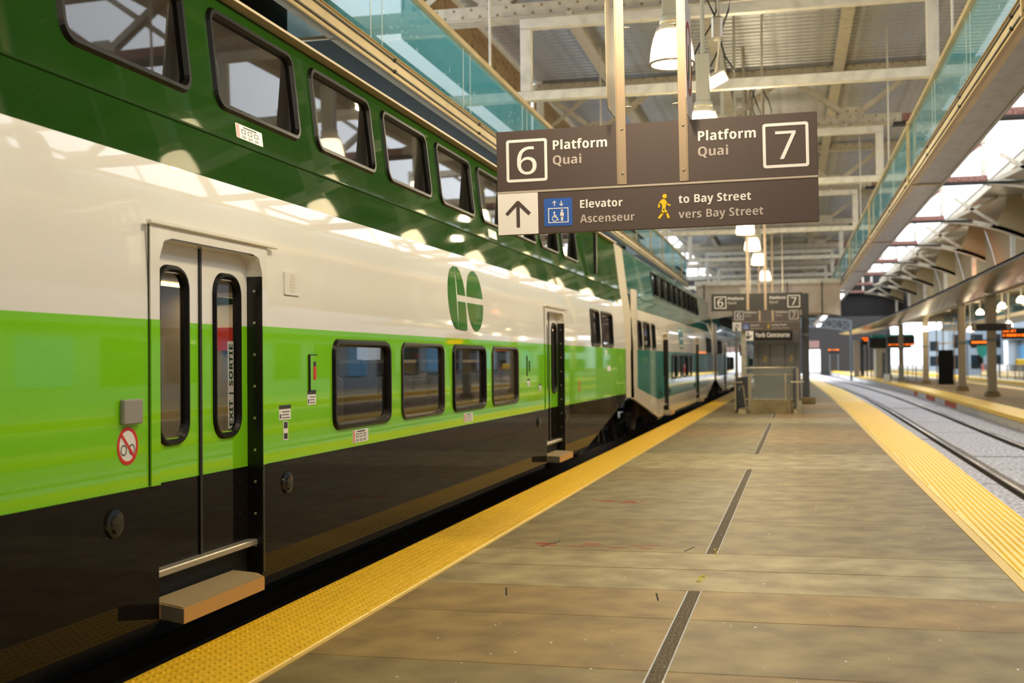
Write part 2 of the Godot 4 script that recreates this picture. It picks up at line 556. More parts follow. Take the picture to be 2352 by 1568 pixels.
# ---------------------------------------------------------------- scene
const LAMP_Z := [-2.6, -7.2, -11.8, -15.8, -19.9, -24.0, -28.2, -32.5, -37.4, -44.8]
const LAMP_COL := Color(1.0, 0.925, 0.76)
const LAMP_ENERGY := 3.5
const TRUSS_Z := [2.5, -8.4, -19.3, -30.2, -41.2, -52.3, -63.0, -74.0, -85.0, -96.0, -107.0]

func _ready() -> void:
	rng.seed = 7
	# camera: eye height 1.6 m above the platform, 41 mm lens turned to the left of the tracks
	var cam := Camera3D.new()
	cam.name = "camera"
	add_child(cam)
	cam.position = Vector3(0, 1.6, 0)
	cam.rotation_degrees = Vector3(1.0069, 13.4852, -0.55)
	cam.near = 0.05
	cam.far = 900.0
	var ca := CameraAttributesPhysical.new()
	ca.frustum_focal_length = 42.098
	ca.frustum_focus_distance = 8.8
	ca.exposure_aperture = 2.0
	ca.frustum_near = 0.05
	ca.frustum_far = 900.0
	cam.attributes = ca
	cam.fov = 31.8247
	cam.current = true
	# overcast daylight
	var we := WorldEnvironment.new()
	we.name = "world"
	var e := Environment.new()
	e.background_mode = Environment.BG_SKY
	var sky := Sky.new()
	var sm := ProceduralSkyMaterial.new()
	sm.sky_top_color = Color(0.95, 0.975, 1.0)
	sm.sky_horizon_color = Color(0.74, 0.76, 0.78)
	sm.sky_curve = 0.5
	sm.ground_bottom_color = Color(0.5, 0.5, 0.5)
	sm.ground_horizon_color = Color(0.7, 0.7, 0.7)
	sm.sun_angle_max = 0.0
	sky.sky_material = sm
	e.sky = sky
	e.background_energy_multiplier = 5.0
	e.tonemap_mode = Environment.TONE_MAPPER_LINEAR
	e.tonemap_exposure = 1.0
	e.sdfgi_enabled = true
	e.ssao_enabled = true
	e.ssil_enabled = true
	we.environment = e
	add_child(we)
	materials()
	# the setting
	platform()
	tracks()
	shed_roof()
	# the things
	train()
	smoke_hoods()
	trusses()
	lamps()
	signs()
	stairs()
	far_side()

# ---------------------------------------------------------------- platform and tracks
const LEFT_EDGE := -3.34
const RIGHT_EDGE := [[8.0, 1.95], [0.0, 2.0], [-12.7, 2.14], [-21.6, 2.30], [-40.0, 2.41], [-63.0, 2.29], [-90.0, 1.60], [-113.0, 0.79], [-150.0, -0.9]]
const RIGHT_INNER := [[8.0, 1.36], [-9.0, 1.47], [-20.0, 1.42], [-36.5, 1.37], [-57.0, 1.23], [-90.0, 0.75], [-113.0, 0.1], [-150.0, -1.6]]
const TRACK_C := [[12.0, 3.7], [-12.0, 3.72], [-30.0, 3.83], [-45.0, 3.92], [-63.0, 3.88], [-80.0, 3.55], [-96.0, 3.05], [-113.0, 2.3], [-147.0, 0.9], [-200.0, -2.0]]
const EDGE2 := [[12.0, 5.5], [-33.0, 5.68], [-60.0, 5.93], [-80.0, 5.85], [-96.0, 5.66], [-120.0, 5.3], [-147.0, 4.7], [-200.0, 3.4]]

func platform() -> void:
	# body of the platform, then the slabs laid on it, each its own piece
	var fl := thing("floor", "long concrete railway platform floor of tan slabs between two tracks", "floor", Vector3.ZERO, "", "structure")
	var b := MB.new()
	var sec_z := [8.0, 0.0, -12.7, -21.6, -40.0, -63.0, -90.0, -113.0, -150.0]
	for i in sec_z.size() - 1:
		var za: float = sec_z[i]; var zb: float = sec_z[i + 1]
		var ra := at_z(RIGHT_EDGE, za) - 0.03; var rb := at_z(RIGHT_EDGE, zb) - 0.03
		var l := LEFT_EDGE + 0.03
		b.quad(Vector3(l, -0.05, za), Vector3(ra, -0.05, za), Vector3(rb, -0.05, zb), Vector3(l, -0.05, zb), Vector3.UP)
		b.quad(Vector3(l, -0.05, za), Vector3(l, -0.6, za), Vector3(l, -0.6, zb), Vector3(l, -0.05, zb), Vector3.LEFT)
		b.quad(Vector3(ra, -0.05, za), Vector3(ra, -0.6, za), Vector3(rb, -0.6, zb), Vector3(rb, -0.05, zb), Vector3.RIGHT)
	part(fl, "platform_body", b.done(), "joint")
	# rows of slabs: [near z, far z, material of each half, is it a pale band across]
	var rows := []
	var cuts := [8.0, 4.2, 1.3, -1.2, -3.6, -4.95, -6.21, -7.48, -8.42]
	for i in cuts.size() - 1: rows.append([cuts[i], cuts[i + 1], false])
	rows.append([-8.42, -9.27, true]); rows.append([-9.27, -10.06, true])
	cuts = [-10.06, -12.1, -14.0, -16.0, -17.95]
	for i in cuts.size() - 1: rows.append([cuts[i], cuts[i + 1], false])
	rows.append([-17.95, -19.55, true]); rows.append([-19.55, -20.9, true])
	cuts = [-20.9, -23.5, -26.0, -28.5, -30.9]
	for i in cuts.size() - 1: rows.append([cuts[i], cuts[i + 1], false])
	rows.append([-30.9, -33.9, true])
	cuts = [-33.9, -36.9, -40.2, -43.4]
	for i in cuts.size() - 1: rows.append([cuts[i], cuts[i + 1], false])
	rows.append([-43.4, -46.0, true])
	cuts = [-46.0, -52.0, -58.0, -64.0, -72.0, -82.0, -95.0, -113.0, -150.0]
	for i in cuts.size() - 1: rows.append([cuts[i], cuts[i + 1], false])
	var kinds := ["concrete", "concrete_brown", "concrete", "concrete_grey"]
	var g := 0.0022
	for r in rows:
		var za: float = r[0] - (0.008 if r[0] in [-9.27, -19.55] else g)
		var zb: float = r[1] + (0.008 if r[1] in [-9.27, -19.55] else g)
		var splits := [[-2.675, -0.775], [-0.685, 99.0]] if not r[2] else [[-2.675, 99.0]]
		for s in splits:
			var xa0: float = s[0]
			var xa1: float = at_z(RIGHT_INNER, za) if s[1] > 50.0 else s[1]
			var xb1: float = at_z(RIGHT_INNER, zb) if s[1] > 50.0 else s[1]
			var q := MB.new()
			var e := 0.006
			var top := [Vector3(xa0 + e, 0, za - e), Vector3(xa1 - e, 0, za - e), Vector3(xb1 - e, 0, zb + e), Vector3(xa0 + e, 0, zb + e)]
			var mid := [Vector3(xa0, -e, za), Vector3(xa1, -e, za), Vector3(xb1, -e, zb), Vector3(xa0, -e, zb)]
			q.quad(top[0], top[1], top[2], top[3], Vector3.UP)
			for k in 4:
				var k2 := (k + 1) % 4
				var o: Vector3 = (mid[k] + mid[k2]) * 0.5 - (mid[0] + mid[2]) * 0.5
				q.quad(mid[k], mid[k2], top[k2], top[k], o.normalized() + Vector3.UP)
				q.quad(mid[k], mid[k2], mid[k2] + Vector3.DOWN * 0.05, mid[k] + Vector3.DOWN * 0.05, o)
			part(fl, "slab", q.done(), "concrete_pale" if r[2] else kinds[rng.randi() % 4])
		if not r[2]:
			part(fl, "filler_strip", boxm(Vector3(0.080, 0.04, za - zb)), "trench_filler", Vector3(-0.73, -0.024, (za + zb) * 0.5), "dark rough filler in the trench down the platform")
			for x in [-0.776, -0.684]:
				part(fl, "filler_edge", boxm(Vector3(0.008, 0.01, za - zb)), "edge_white", Vector3(x, -0.0035, (za + zb) * 0.5))
	# pale chips scattered on the slabs
	rng.seed = 77
	var chips := []
	for i in 170:
		var cz := -5.7 - 16.0 * pow(rng.randf(), 1.5)
		var cw := rng.randf_range(0.002, 0.006)
		chips.append(Transform3D(Basis.from_euler(Vector3(0, rng.randf() * 6, 0)).scaled(Vector3(cw, 0.0015, cw * rng.randf_range(0.6, 2.0))), Vector3(rng.randf_range(-2.5, 1.2), 0.001, cz)))
	stuff(fl, "chips", boxm(Vector3.ONE * 2.0), "sticker_white", chips)
	# border strips beside the tactile tiles
	b = MB.new()
	along(RIGHT_INNER, PackedVector2Array([Vector2(0.004, -0.05), Vector2(0.085, -0.05), Vector2(0.085, 0.001), Vector2(0.004, 0.001)]), 8.0, -113.0, 1.5, b)
	b.slab(Vector3(-2.71, -0.05, 8.0), Vector3(-2.679, 0.0008, -113.0))
	part(fl, "tile_border", b.done(), "tactile_border")
	# tactile tiles, each a piece; their truncated domes joined as one part
	var near := []
	var domes := []
	var z := 7.32
	while z > -110.0:
		var len_ := 1.22 if z > -60.0 else 4.88
		var q := MB.new()
		q.box(Vector3.ZERO, Vector3(0.63, 0.05, len_ - 0.004), 0.006)
		part(fl, "tactile_tile", q.done(), "tactile_yellow", Vector3(-3.025, -0.019, z - len_ * 0.5))
		q = MB.new()
		var za := z - 0.002; var zb := z - len_ + 0.002
		var A := [at_z(RIGHT_INNER, za) + 0.089, at_z(RIGHT_EDGE, za), at_z(RIGHT_EDGE, zb), at_z(RIGHT_INNER, zb) + 0.089]
		q.quad(Vector3(A[0], 0.006, za), Vector3(A[1], 0.006, za), Vector3(A[2], 0.006, zb), Vector3(A[3], 0.006, zb), Vector3.UP)
		q.quad(Vector3(A[1], 0.006, za), Vector3(A[1], -0.06, za), Vector3(A[2], -0.06, zb), Vector3(A[2], 0.006, zb), Vector3.RIGHT)
		q.quad(Vector3(A[0], 0.006, za), Vector3(A[0], -0.05, za), Vector3(A[3], -0.05, zb), Vector3(A[3], 0.006, zb), Vector3.LEFT)
		q.quad(Vector3(A[0], 0.006, za), Vector3(A[1], 0.006, za), Vector3(A[1], -0.05, za), Vector3(A[0], -0.05, za), Vector3.BACK)
		part(fl, "tactile_tile", q.done(), "tactile_yellow")
		if z > -46.0:
			var n := 20
			for i in n:
				var zz := z - 0.0305 - i * 0.061
				for k in 10: near.append([Vector3(-3.025 + (k - 4.5) * 0.061, 0.006, zz), 0])
				var x0 := at_z(RIGHT_INNER, zz) + 0.12
				var x1 := at_z(RIGHT_EDGE, zz) - 0.03
				var m := int((x1 - x0) / 0.061)
				for k in m + 1: near.append([Vector3(x1 - k * 0.061, 0.006, zz), 1])
		z -= len_
	var dm := MB.new()
	dm.lathe([Vector2(0.0135, 0.0), Vector2(0.0115, 0.0055), Vector2(0.0075, 0.0078), Vector2(0.0, 0.0082)], Transform3D(), 10)
	var dome := dm.done()
	# the domes that show largest (nearest the camera, in view) are parts, the rest one part
	var single_domes := 0
	for d in near:
		var p: Vector3 = d[0]
		if d[1] == 0 and p.z < -5.55 and p.z > -7.35 and single_domes < 300:
			part(fl, "tactile_dome", dome, "tactile_yellow", p)
			single_domes += 1
		elif p.z < -4.5:
			domes.append(Transform3D(Basis(), p))
	stuff(fl, "tactile_domes", dome, "tactile_yellow", domes)
	# chalk marks on the slabs
	rng.seed = 12
	var mk := [[Vector2(-2.02, -13.6), 0.62, "chalk_red", "red spray paint mark on the platform slab"], [Vector2(-1.75, -10.35), 1.0, "chalk_red", "faint red scribble on the platform slab"], [Vector2(-0.72, -8.98), 0.10, "chalk_yellow", "yellow paint mark on the trench filler"], [Vector2(-0.70, -10.25), 0.05, "chalk_yellow", "yellow paint dab at the trench end"]]
	for m in mk:
		var q := MB.new()
		var c: Vector2 = m[0]
		for i in 16:
			var a := Vector2(c.x + rng.randf_range(-0.5, 0.5) * m[1], c.y + rng.randf_range(-0.11, 0.11))
			if m[1] < 0.2: a = Vector2(c.x + rng.randf_range(-0.02, 0.02), c.y - rng.randf_range(-0.3, 0.1))
			var w := rng.randf_range(0.03, 0.11) * minf(1.0, m[1] * 2.0)
			q.prism(circle(Vector2(a.x, -a.y), w, 7, rng.randf_range(0.01, 0.03)), Transform3D(Basis(Vector3.RIGHT, Vector3.FORWARD, Vector3.UP), Vector3.ZERO), -0.002, 0.0012)
		part(fl, "paint_mark", q.done(), m[2], Vector3.ZERO, m[3])
	# short saw cuts and cracks
	var q2 := MB.new()
	for k in [[Vector3(-2.05, 0.0006, -8.3), Vector3(-1.98, 0.0006, -8.02)], [Vector3(-0.98, 0.0006, -8.28), Vector3(-0.94, 0.0006, -8.04)], [Vector3(-2.2, 0.0006, -10.2), Vector3(-2.1, 0.0006, -10.55)], [Vector3(-0.96, 0.0006, -10.15), Vector3(-0.9, 0.0006, -10.4)], [Vector3(-2.3, 0.0006, -17.4), Vector3(-1.7, 0.0006, -17.45)]]:
		q2.bar(k[0], k[1], 0.012, 0.002)
	part(fl, "saw_cut", q2.done(), "joint")

func tracks() -> void:
	# ground of the right-hand track
	var b := MB.new()
	b.slab(Vector3(-30, -0.75, 40), Vector3(70, -0.62, -230))
	single("ground", b.done(), "bed_dark", "grey ground under the tracks and platforms", "ground", "", "structure")
	var tr := thing("track_bed", "grey ballasted bed of the right-hand track with worn paving between the rails", "track bed", Vector3.ZERO, "", "structure")
	b = MB.new()
	along(TRACK_C, PackedVector2Array([Vector2(-2.4, -0.6), Vector2(2.4, -0.6), Vector2(2.4, -0.36), Vector2(-2.4, -0.36)]), 12.0, -200.0, 3.0, b)
	part(tr, "ballast", b.done(), "ballast")
	var pave := [[-0.60, 0.60], [-1.33, -0.86], [0.86, 1.5]]
	for pv in pave:
		var z := 12.0
		while z > -195.0:
			var len_ := 2.6 if z > -60.0 else 9.0
			b = MB.new()
			var h := rng.randf_range(-0.012, 0.008)
			along(TRACK_C, PackedVector2Array([Vector2(pv[0], -0.4), Vector2(pv[1], -0.4), Vector2(pv[1] - 0.02, -0.285 + h), Vector2(pv[0] + 0.02, -0.285 + h)]), z - 0.008, z - len_ + 0.008, 1.3, b)
			part(tr, "paving_slab", b.done(), "track_paving")
			z -= len_
	# loose stones beside the platform edge
	var sm := MB.new()
	sm.lathe([Vector2(0.0, -0.5), Vector2(0.42, -0.3), Vector2(0.55, 0.1), Vector2(0.3, 0.42), Vector2(0.0, 0.5)], Transform3D(), 6)
	var sg := sm.done()
	for k in [["stone_grey", 5200], ["stone_pale", 2600]]:
		var ps := []
		for i in k[1]:
			var z := -9.0 - 38.0 * pow(rng.randf(), 1.6)
			var x := at_z(RIGHT_EDGE, z) + rng.randf_range(0.02, 0.33)
			var s := rng.randf_range(0.025, 0.06)
			ps.append(Transform3D(Basis.from_euler(Vector3(rng.randf() * 6, rng.randf() * 6, rng.randf() * 6)).scaled(Vector3(s, s * 0.7, s)), Vector3(x, -0.345, z)))
		stuff(tr, "stones", sg, k[0], ps)
	# rails
	var prof := PackedVector2Array([Vector2(-0.07, -0.41), Vector2(0.07, -0.41), Vector2(0.02, -0.385), Vector2(0.012, -0.31), Vector2(0.036, -0.30), Vector2(0.036, -0.272), Vector2(0.026, -0.263), Vector2(-0.026, -0.263), Vector2(-0.036, -0.272), Vector2(-0.036, -0.30), Vector2(-0.012, -0.31), Vector2(-0.02, -0.385)])
	for s in [[-0.755, "left"], [0.755, "right"]]:
		var r := thing("rail", "%s rail of the track beside platform seven, polished on top" % ("near shiny" if s[1] == "left" else "far shiny"), "rail", Vector3(s[0], 0, 0), "rails of the right-hand track")
		b = MB.new()
		along(TRACK_C, prof, 12.0, -195.0, 2.0, b)
		part(r, "rail_body", b.done(), "rail_side")
		b = MB.new()
		along(TRACK_C, PackedVector2Array([Vector2(-0.034, -0.272), Vector2(0.034, -0.272), Vector2(0.028, -0.2605), Vector2(-0.028, -0.2605)]), 12.0, -195.0, 2.0, b)
		part(r, "running_surface", b.done(), "rail_steel")
	# left track, mostly hidden by the train
	for s in [-5.805, -4.295]:
		b = MB.new()
		b.slab(Vector3(s - 0.035, -0.40, 10), Vector3(s + 0.035, -0.26, -110), 0.008)
		single("rail", b.done(), "rail_side", "dark rail under the %s side of the commuter train" % ("near" if s > -5 else "far"), "rail", "rails under the train")
	b = MB.new()
	b.slab(Vector3(-7.2, -0.7, 10), Vector3(-3.32, -0.45, -110))
	single("track_bed", b.done(), "bed_dark", "grey track bed below the commuter train", "track bed", "", "structure")
	# second platform across the right-hand track
	var p2 := thing("platform", "second platform beyond the right-hand track with red and white edge blocks", "platform", Vector3.ZERO, "", "structure")
	b = MB.new()
	along(EDGE2, PackedVector2Array([Vector2(0.95, -0.6), Vector2(4.8, -0.6), Vector2(4.8, 0.0), Vector2(0.95, 0.0)]), 12.0, -200.0, 3.0, b)
	part(p2, "deck", b.done(), "concrete_brown")
	for y in [[0.0, 0.95], [4.8, 5.5]]:
		b = MB.new()
		along(EDGE2, PackedVector2Array([Vector2(y[0], -0.12), Vector2(y[1] + 0.001, -0.12), Vector2(y[1] + 0.001, 0.006), Vector2(y[0], 0.006)]), 12.0, -200.0, 3.0, b)
		part(p2, "tactile_strip", b.done(), "tactile_yellow")
	var z := 0.0
	var i := 0
	while z > -190.0:
		b = MB.new()
		along(EDGE2, PackedVector2Array([Vector2(0.06, -0.6), Vector2(0.3, -0.6), Vector2(0.3, -0.12), Vector2(0.06, -0.12)]), z, z - 2.0, 1.0, b)
		var red := z < -44.0 and z > -66.0 and i % 4 < 2
		part(p2, "edge_block", b.done(), "edge_red" if red else "edge_white")
		z -= 2.05
		i += 1
	# ground further right: another track and platform
	b = MB.new()
	along(EDGE2, PackedVector2Array([Vector2(5.5, -0.6), Vector2(8.4, -0.6), Vector2(8.4, -0.3), Vector2(5.5, -0.3)]), 12.0, -200.0, 4.0, b)
	single("track_bed", b.done(), "ballast", "grey bed of the distant track beyond the second platform", "track bed", "", "structure")
	for s in [6.3, 7.75]:
		b = MB.new()
		along(EDGE2, PackedVector2Array([Vector2(s - 0.035, -0.35), Vector2(s + 0.035, -0.35), Vector2(s + 0.035, -0.22), Vector2(s - 0.035, -0.22)]), 12.0, -190.0, 3.0, b)
		single("rail", b.done(), "rail_steel", "%s bright rail of the distant track beyond the second platform" % ("nearer" if s < 7 else "farther"), "rail", "rails of the distant track")
	var p3 := thing("platform", "third platform far to the right behind railings, pale concrete", "platform", Vector3.ZERO, "", "structure")
	b = MB.new()
	along(EDGE2, PackedVector2Array([Vector2(9.1, -0.6), Vector2(20.0, -0.6), Vector2(20.0, 0.0), Vector2(9.1, 0.0)]), 12.0, -200.0, 4.0, b)
	part(p3, "deck", b.done(), "concrete_grey")
	b = MB.new()
	along(EDGE2, PackedVector2Array([Vector2(8.4, -0.3), Vector2(9.1, -0.3), Vector2(9.1, 0.005), Vector2(8.4, 0.005)]), 12.0, -200.0, 4.0, b)
	part(p3, "tactile_strip", b.done(), "tactile_yellow")

# ---------------------------------------------------------------- roof of the shed
func dx(x: float, z: float) -> float:             # roof and hoods run at a slight angle to the platform edge
	return x + 0.0075 * z

func corrugated(x0: float, x1: float, y: float, z0: float, z1: float, pitch := 0.29, depth := 0.08) -> ArrayMesh:
	var b := MB.new()
	var z := z0
	while z > z1 + 0.001:
		var p := [0.0, 0.30, 0.42, 0.72, 0.84, 1.0]
		var h := [0.0, 0.0, depth, depth, 0.0, 0.0]
		for i in 5:
			var za: float = z - p[i] * pitch; var zb: float = z - p[i + 1] * pitch
			b.quad(Vector3(dx(x0, za), y + h[i], za), Vector3(dx(x1, za), y + h[i], za), Vector3(dx(x1, zb), y + h[i + 1], zb), Vector3(dx(x0, zb), y + h[i + 1], zb), Vector3.DOWN)
		z -= pitch
	return b.done()

func long_bar(x: float, y: float, w: float, h: float, z0: float, z1: float) -> ArrayMesh:
	var b := MB.new()
	b.bar(Vector3(dx(x, z0), y, z0), Vector3(dx(x, z1), y, z1), w, h)
	return b.done()

func shed_roof() -> void:
	var ce := thing("ceiling", "corrugated metal roof deck high above the platform", "ceiling", Vector3.ZERO, "", "structure")
	var lo := thing("ceiling", "lower corrugated roof deck beyond the skylight slot on the right", "ceiling", Vector3.ZERO, "", "structure")
	for i in TRUSS_Z.size() - 1:
		var z0: float = TRUSS_Z[i] if i > 0 else 13.5
		var z1: float = TRUSS_Z[i + 1]
		part(ce, "deck_panel", corrugated(-6.4, -1.5, 8.84, z0, z1), "deck_zinc")
		part(ce, "deck_panel", corrugated(-1.5, 4.2, 8.84, z0, z1), "deck_zinc")
		part(lo, "deck_panel", corrugated(7.55, 9.4, 8.28, z0, z1, 0.3, 0.06), "deck_zinc")
	part(ce, "roof_board", long_bar(-1.1, 8.97, 10.6, 0.1, 13.5, -107.0), "wall_plain")
	part(lo, "roof_board", long_bar(8.5, 8.42, 1.9, 0.1, 13.5, -107.0), "wall_plain")
	curved_panels()
	# added walls: left one pale to bounce sky light, end one blocks sky
	var b := MB.new()
	b.slab(Vector3(-11.2, -0.6, 13.5), Vector3(-10.9, 7.8, -107.0))
	b.slab(Vector3(-11.2, 7.8, -44.0), Vector3(-10.9, 9.2, -107.0))
	single("added_wall_west", b.done(), "wall_pale", "plain pale wall behind the train on the far left, added to bounce skylight", "wall", "", "structure")
	b = MB.new()
	b.slab(Vector3(-11.2, -0.6, 13.8), Vector3(24, 9.1, 13.5))
	single("added_wall_south", b.done(), "wall_plain", "plain unseen wall behind the viewer, added to keep out sky light", "wall", "", "structure")
	# longitudinal roof beams
	for k in [[-1.52, "roof beam left of the lamps"], [1.22, "roof beam right of the lamps"], [-4.25, "roof beam over the left smoke hood"], [4.1, "roof beam over the right smoke hood"]]:
		var t := thing("roof_purlin", "long cream steel %s under the corrugated deck" % k[1], "beam")
		part(t, "web", long_bar(k[0], 8.68, 0.05, 0.30, 13.5, -107.0), "steel_cream")
		part(t, "bottom_flange", long_bar(k[0], 8.535, 0.26, 0.03, 13.5, -107.0), "steel_cream")
	var t2 := thing("roof_purlin", "edge beam of the lower deck on the right side of the skylight slot", "beam")
	part(t2, "web", long_bar(7.58, 8.22, 0.08, 0.26, 13.5, -107.0), "steel_cream")
	# tan boards that close the left slot
	for i in [2, 3]:
		var z: float = TRUSS_Z[i] - 0.2
		var n := 4
		var step: float = (TRUSS_Z[i] - TRUSS_Z[i + 1] - 0.4) / n
		var s := thing("board_screen", "tan board screen under the roof edge behind the train, %s" % ("nearer bay" if i == 2 else "second bay"), "screen")
		for k in n:
			var za := z - k * step - 0.01; var zb := z - (k + 1) * step + 0.01
			var q := MB.new()
			q.bar(Vector3(dx(-6.42, za), 8.0, za), Vector3(dx(-6.42, zb), 8.0, zb), 0.04, 1.62)
			part(s, "board", q.done(), "board_tan")
		part(s, "top_rail", long_bar(-6.38, 8.8, 0.09, 0.1, z, z - step * n), "steel_white")

# curved tan panels that close the roof beyond the skylight, one in each bay, and the low roof behind them
func curved_panels() -> void:
	var w := thing("wall_east", "curved tan roof panels between the arches beyond the skylight", "wall", Vector3.ZERO, "", "structure")
	for i in TRUSS_Z.size() - 1:
		var z0: float = TRUSS_Z[i] - 0.02
		var z1: float = TRUSS_Z[i + 1] + 0.02
		var b := MB.new()
		var n := 8
		for k in n:
			var p := []
			for u in [float(k) / n, float(k + 1) / n]:
				p.append(Vector2(9.35 + 0.75 * sin(u * PI / 2), 8.3 - 3.5 * u))
			var na := Vector3(-1, -0.4, 0)
			b.quad(Vector3(dx(p[0].x, z0), p[0].y, z0), Vector3(dx(p[1].x, z0), p[1].y, z0), Vector3(dx(p[1].x, z1), p[1].y, z1), Vector3(dx(p[0].x, z1), p[0].y, z1), na)
		part(w, "curved_panel", b.done(), "web_tan")
	part(w, "low_roof", long_bar(12.8, 4.95, 5.8, 0.15, 13.5, -114.0), "wall_plain")
	# gable that closes the roof at the far end
	var q := MB.new()
	q.slab(Vector3(-11.0, 5.3, -107.2), Vector3(10.5, 9.1, -107.5))
	var g := single("wall_gable", q.done(), "wall_dark", "dark gable under the roof at the far end of the shed", "wall", "", "structure")

# ---------------------------------------------------------------- riveted roof trusses
var rivet_mesh: ArrayMesh
func trusses() -> void:
	var q := MB.new()
	q.lathe([Vector2(0.026, 0.0), Vector2(0.024, 0.008), Vector2(0.016, 0.016), Vector2(0.0, 0.019)], Transform3D(), 8)
	rivet_mesh = q.done()
	var words := ["behind the viewer", "above the viewer", "nearest in view, above the platform sign", "second in view, behind the platform sign", "third, just above the tarpaulin", "at the tarpaulin beam", "sixth from the viewer", "seventh from the viewer", "eighth from the viewer", "ninth from the viewer", "last, at the far end"]
	for i in TRUSS_Z.size():
		truss(TRUSS_Z[i], i, "cream riveted roof truss, " + words[i])
		if i >= 1 and i <= 8: portal(TRUSS_Z[i] + 0.32, i, "white steel frame under the roof truss " + words[i])

func rivet_row(t: Node3D, x0: float, x1: float, y: float, z: float, pitch: float, cap: Array) -> void:
	var x := x0
	while x < x1:
		if cap[0] < 290:
			var o := part(t, "rivet", rivet_mesh, "rivet_dark", Vector3(x, y, z))
			o.rotation.x = PI / 2
			cap[0] += 1
		x += pitch

func truss(z: float, i: int, label: String) -> void:
	var t := thing("roof_truss", label, "truss", Vector3(dx(0, z), 0, z), "roof trusses")
	# chords: two plates on a flat bottom plate, boxed
	var b := MB.new()
	b.slab(Vector3(-9.0, 7.31, -0.14), Vector3(2.7, 7.53, 0.14), 0.01)
	part(t, "lower_chord", b.done(), "steel_cream")
	b = MB.new()
	b.slab(Vector3(-9.0, 7.27, -0.19), Vector3(2.7, 7.30, 0.19), 0.004)
	part(t, "bottom_plate", b.done(), "steel_cream")
	b = MB.new()
	b.slab(Vector3(2.702, 7.31, -0.14), Vector3(6.3, 7.50, 0.14), 0.01)
	part(t, "chord_end", b.done(), "steel_rust", Vector3.ZERO, "rust pink chord under the skylight")
	b = MB.new()
	b.slab(Vector3(2.5, 7.24, -0.2), Vector3(7.4, 7.29, 0.2), 0.004)
	part(t, "black_plate", b.done(), "steel_dark")
	b = MB.new()
	b.slab(Vector3(-6.5, 8.53, -0.13), Vector3(6.25, 8.76, 0.13), 0.01)
	part(t, "upper_chord", b.done(), "steel_cream")
	# web of diagonals: paired angles, crossing in the end panels
	var nodes := [-6.2, -4.7, -3.1, -1.55, 0.0, 1.55, 3.1, 4.65, 6.2]
	for k in nodes.size() - 1:
		var up := k % 2 == 0
		var a := Vector3(nodes[k], 8.6 if up else 7.45, 0)
		var c := Vector3(nodes[k + 1], 7.45 if up else 8.6, 0)
		var m := "steel_rust" if nodes[k] > 4.0 else "steel_cream"
		b = MB.new()
		for s in [-0.09, 0.09]:
			b.bar(a + Vector3(0, 0, s), c + Vector3(0, 0, s), 0.012, 0.12)
			b.bar(a + Vector3(0, 0.055, s * 0.6), c + Vector3(0, 0.055, s * 0.6), 0.07, 0.012)
		part(t, "diagonal", b.done(), m)
	for k in [[-6.2, 7.45, -4.7, 8.6], [4.65, 7.45, 6.2, 8.6], [3.1, 7.45, 4.65, 8.6]]:
		b = MB.new()
		b.bar(Vector3(k[0], k[1], 0.0), Vector3(k[2], k[3], 0.0), 0.02, 0.10)
		part(t, "diagonal", b.done(), "steel_rust" if k[0] > 4.0 else "steel_cream")
	for x in [-6.2, 6.2]:
		b = MB.new()
		b.slab(Vector3(x - 0.07, 7.5, -0.11), Vector3(x + 0.07, 8.84, 0.11), 0.008)
		part(t, "end_post", b.done(), "steel_white")
	# gusset plates
	for x in [-4.7, -1.55, 1.55, 4.65]:
		b = MB.new()
		b.prism(PackedVector2Array([Vector2(x - 0.32, 7.5), Vector2(x + 0.32, 7.5), Vector2(x + 0.16, 7.72), Vector2(x - 0.16, 7.72)]), Transform3D(), 0.105, 0.12)
		part(t, "gusset", b.done(), "steel_cream")
	for x in [-3.1, 0.0, 3.1]:
		b = MB.new()
		b.prism(PackedVector2Array([Vector2(x - 0.16, 8.34), Vector2(x + 0.16, 8.34), Vector2(x + 0.32, 8.55), Vector2(x - 0.32, 8.55)]), Transform3D(), 0.105, 0.12)
		part(t, "gusset", b.done(), "steel_cream")
	# arch on the right: curved flange, solid web, cross braces, post
	var pts := []
	for k in 9:
		var x := 6.3 + k * 0.4
		pts.append(Vector2(x, 7.2 - 0.075 * pow((x - 6.3), 2.0) * 0.95 - 0.03 * (x - 6.3)))
	var poly := PackedVector2Array()
	for p in pts: poly.append(p)
	for p in [Vector2(9.5, 6.9)]: poly.append(p)
	b = MB.new()
	for k in 8:
		b.bar(Vector3(pts[k].x, pts[k].y, 0), Vector3(pts[k + 1].x, pts[k + 1].y, 0), 0.30, 0.03)
		b.bar(Vector3(pts[k].x, pts[k].y + 0.1, 0), Vector3(pts[k + 1].x, pts[k + 1].y + 0.1, 0), 0.02, 0.2)
	part(t, "arch_flange", b.done(), "steel_cream")
	var web := PackedVector2Array([Vector2(8.05, pts[4].y), Vector2(9.5, pts[8].y), Vector2(9.5, 8.3), Vector2(8.75, 8.3), Vector2(8.7, 7.9), Vector2(8.55, 7.5), Vector2(8.35, 7.15)])
	b = MB.new()
	b.prism(web, Transform3D(), -0.01, 0.01)
	part(t, "arch_web", b.done(), "web_tan")
	for k in [[6.35, 7.25, 8.4, 8.2], [6.7, 8.2, 8.4, 7.05], [7.55, 8.25, 8.75, 8.25]]:
		b = MB.new()
		b.bar(Vector3(k[0], k[1], 0), Vector3(k[2], k[3], 0), 0.06, 0.13)
		part(t, "arch_brace", b.done(), "steel_cream")
	b = MB.new()
	b.slab(Vector3(8.85, 4.5, -0.09), Vector3(9.05, 6.6, 0.09), 0.01)
	b.slab(Vector3(8.75, 4.35, -0.16), Vector3(9.15, 4.5, 0.16), 0.01)
	part(t, "arch_post", b.done(), "steel_white")
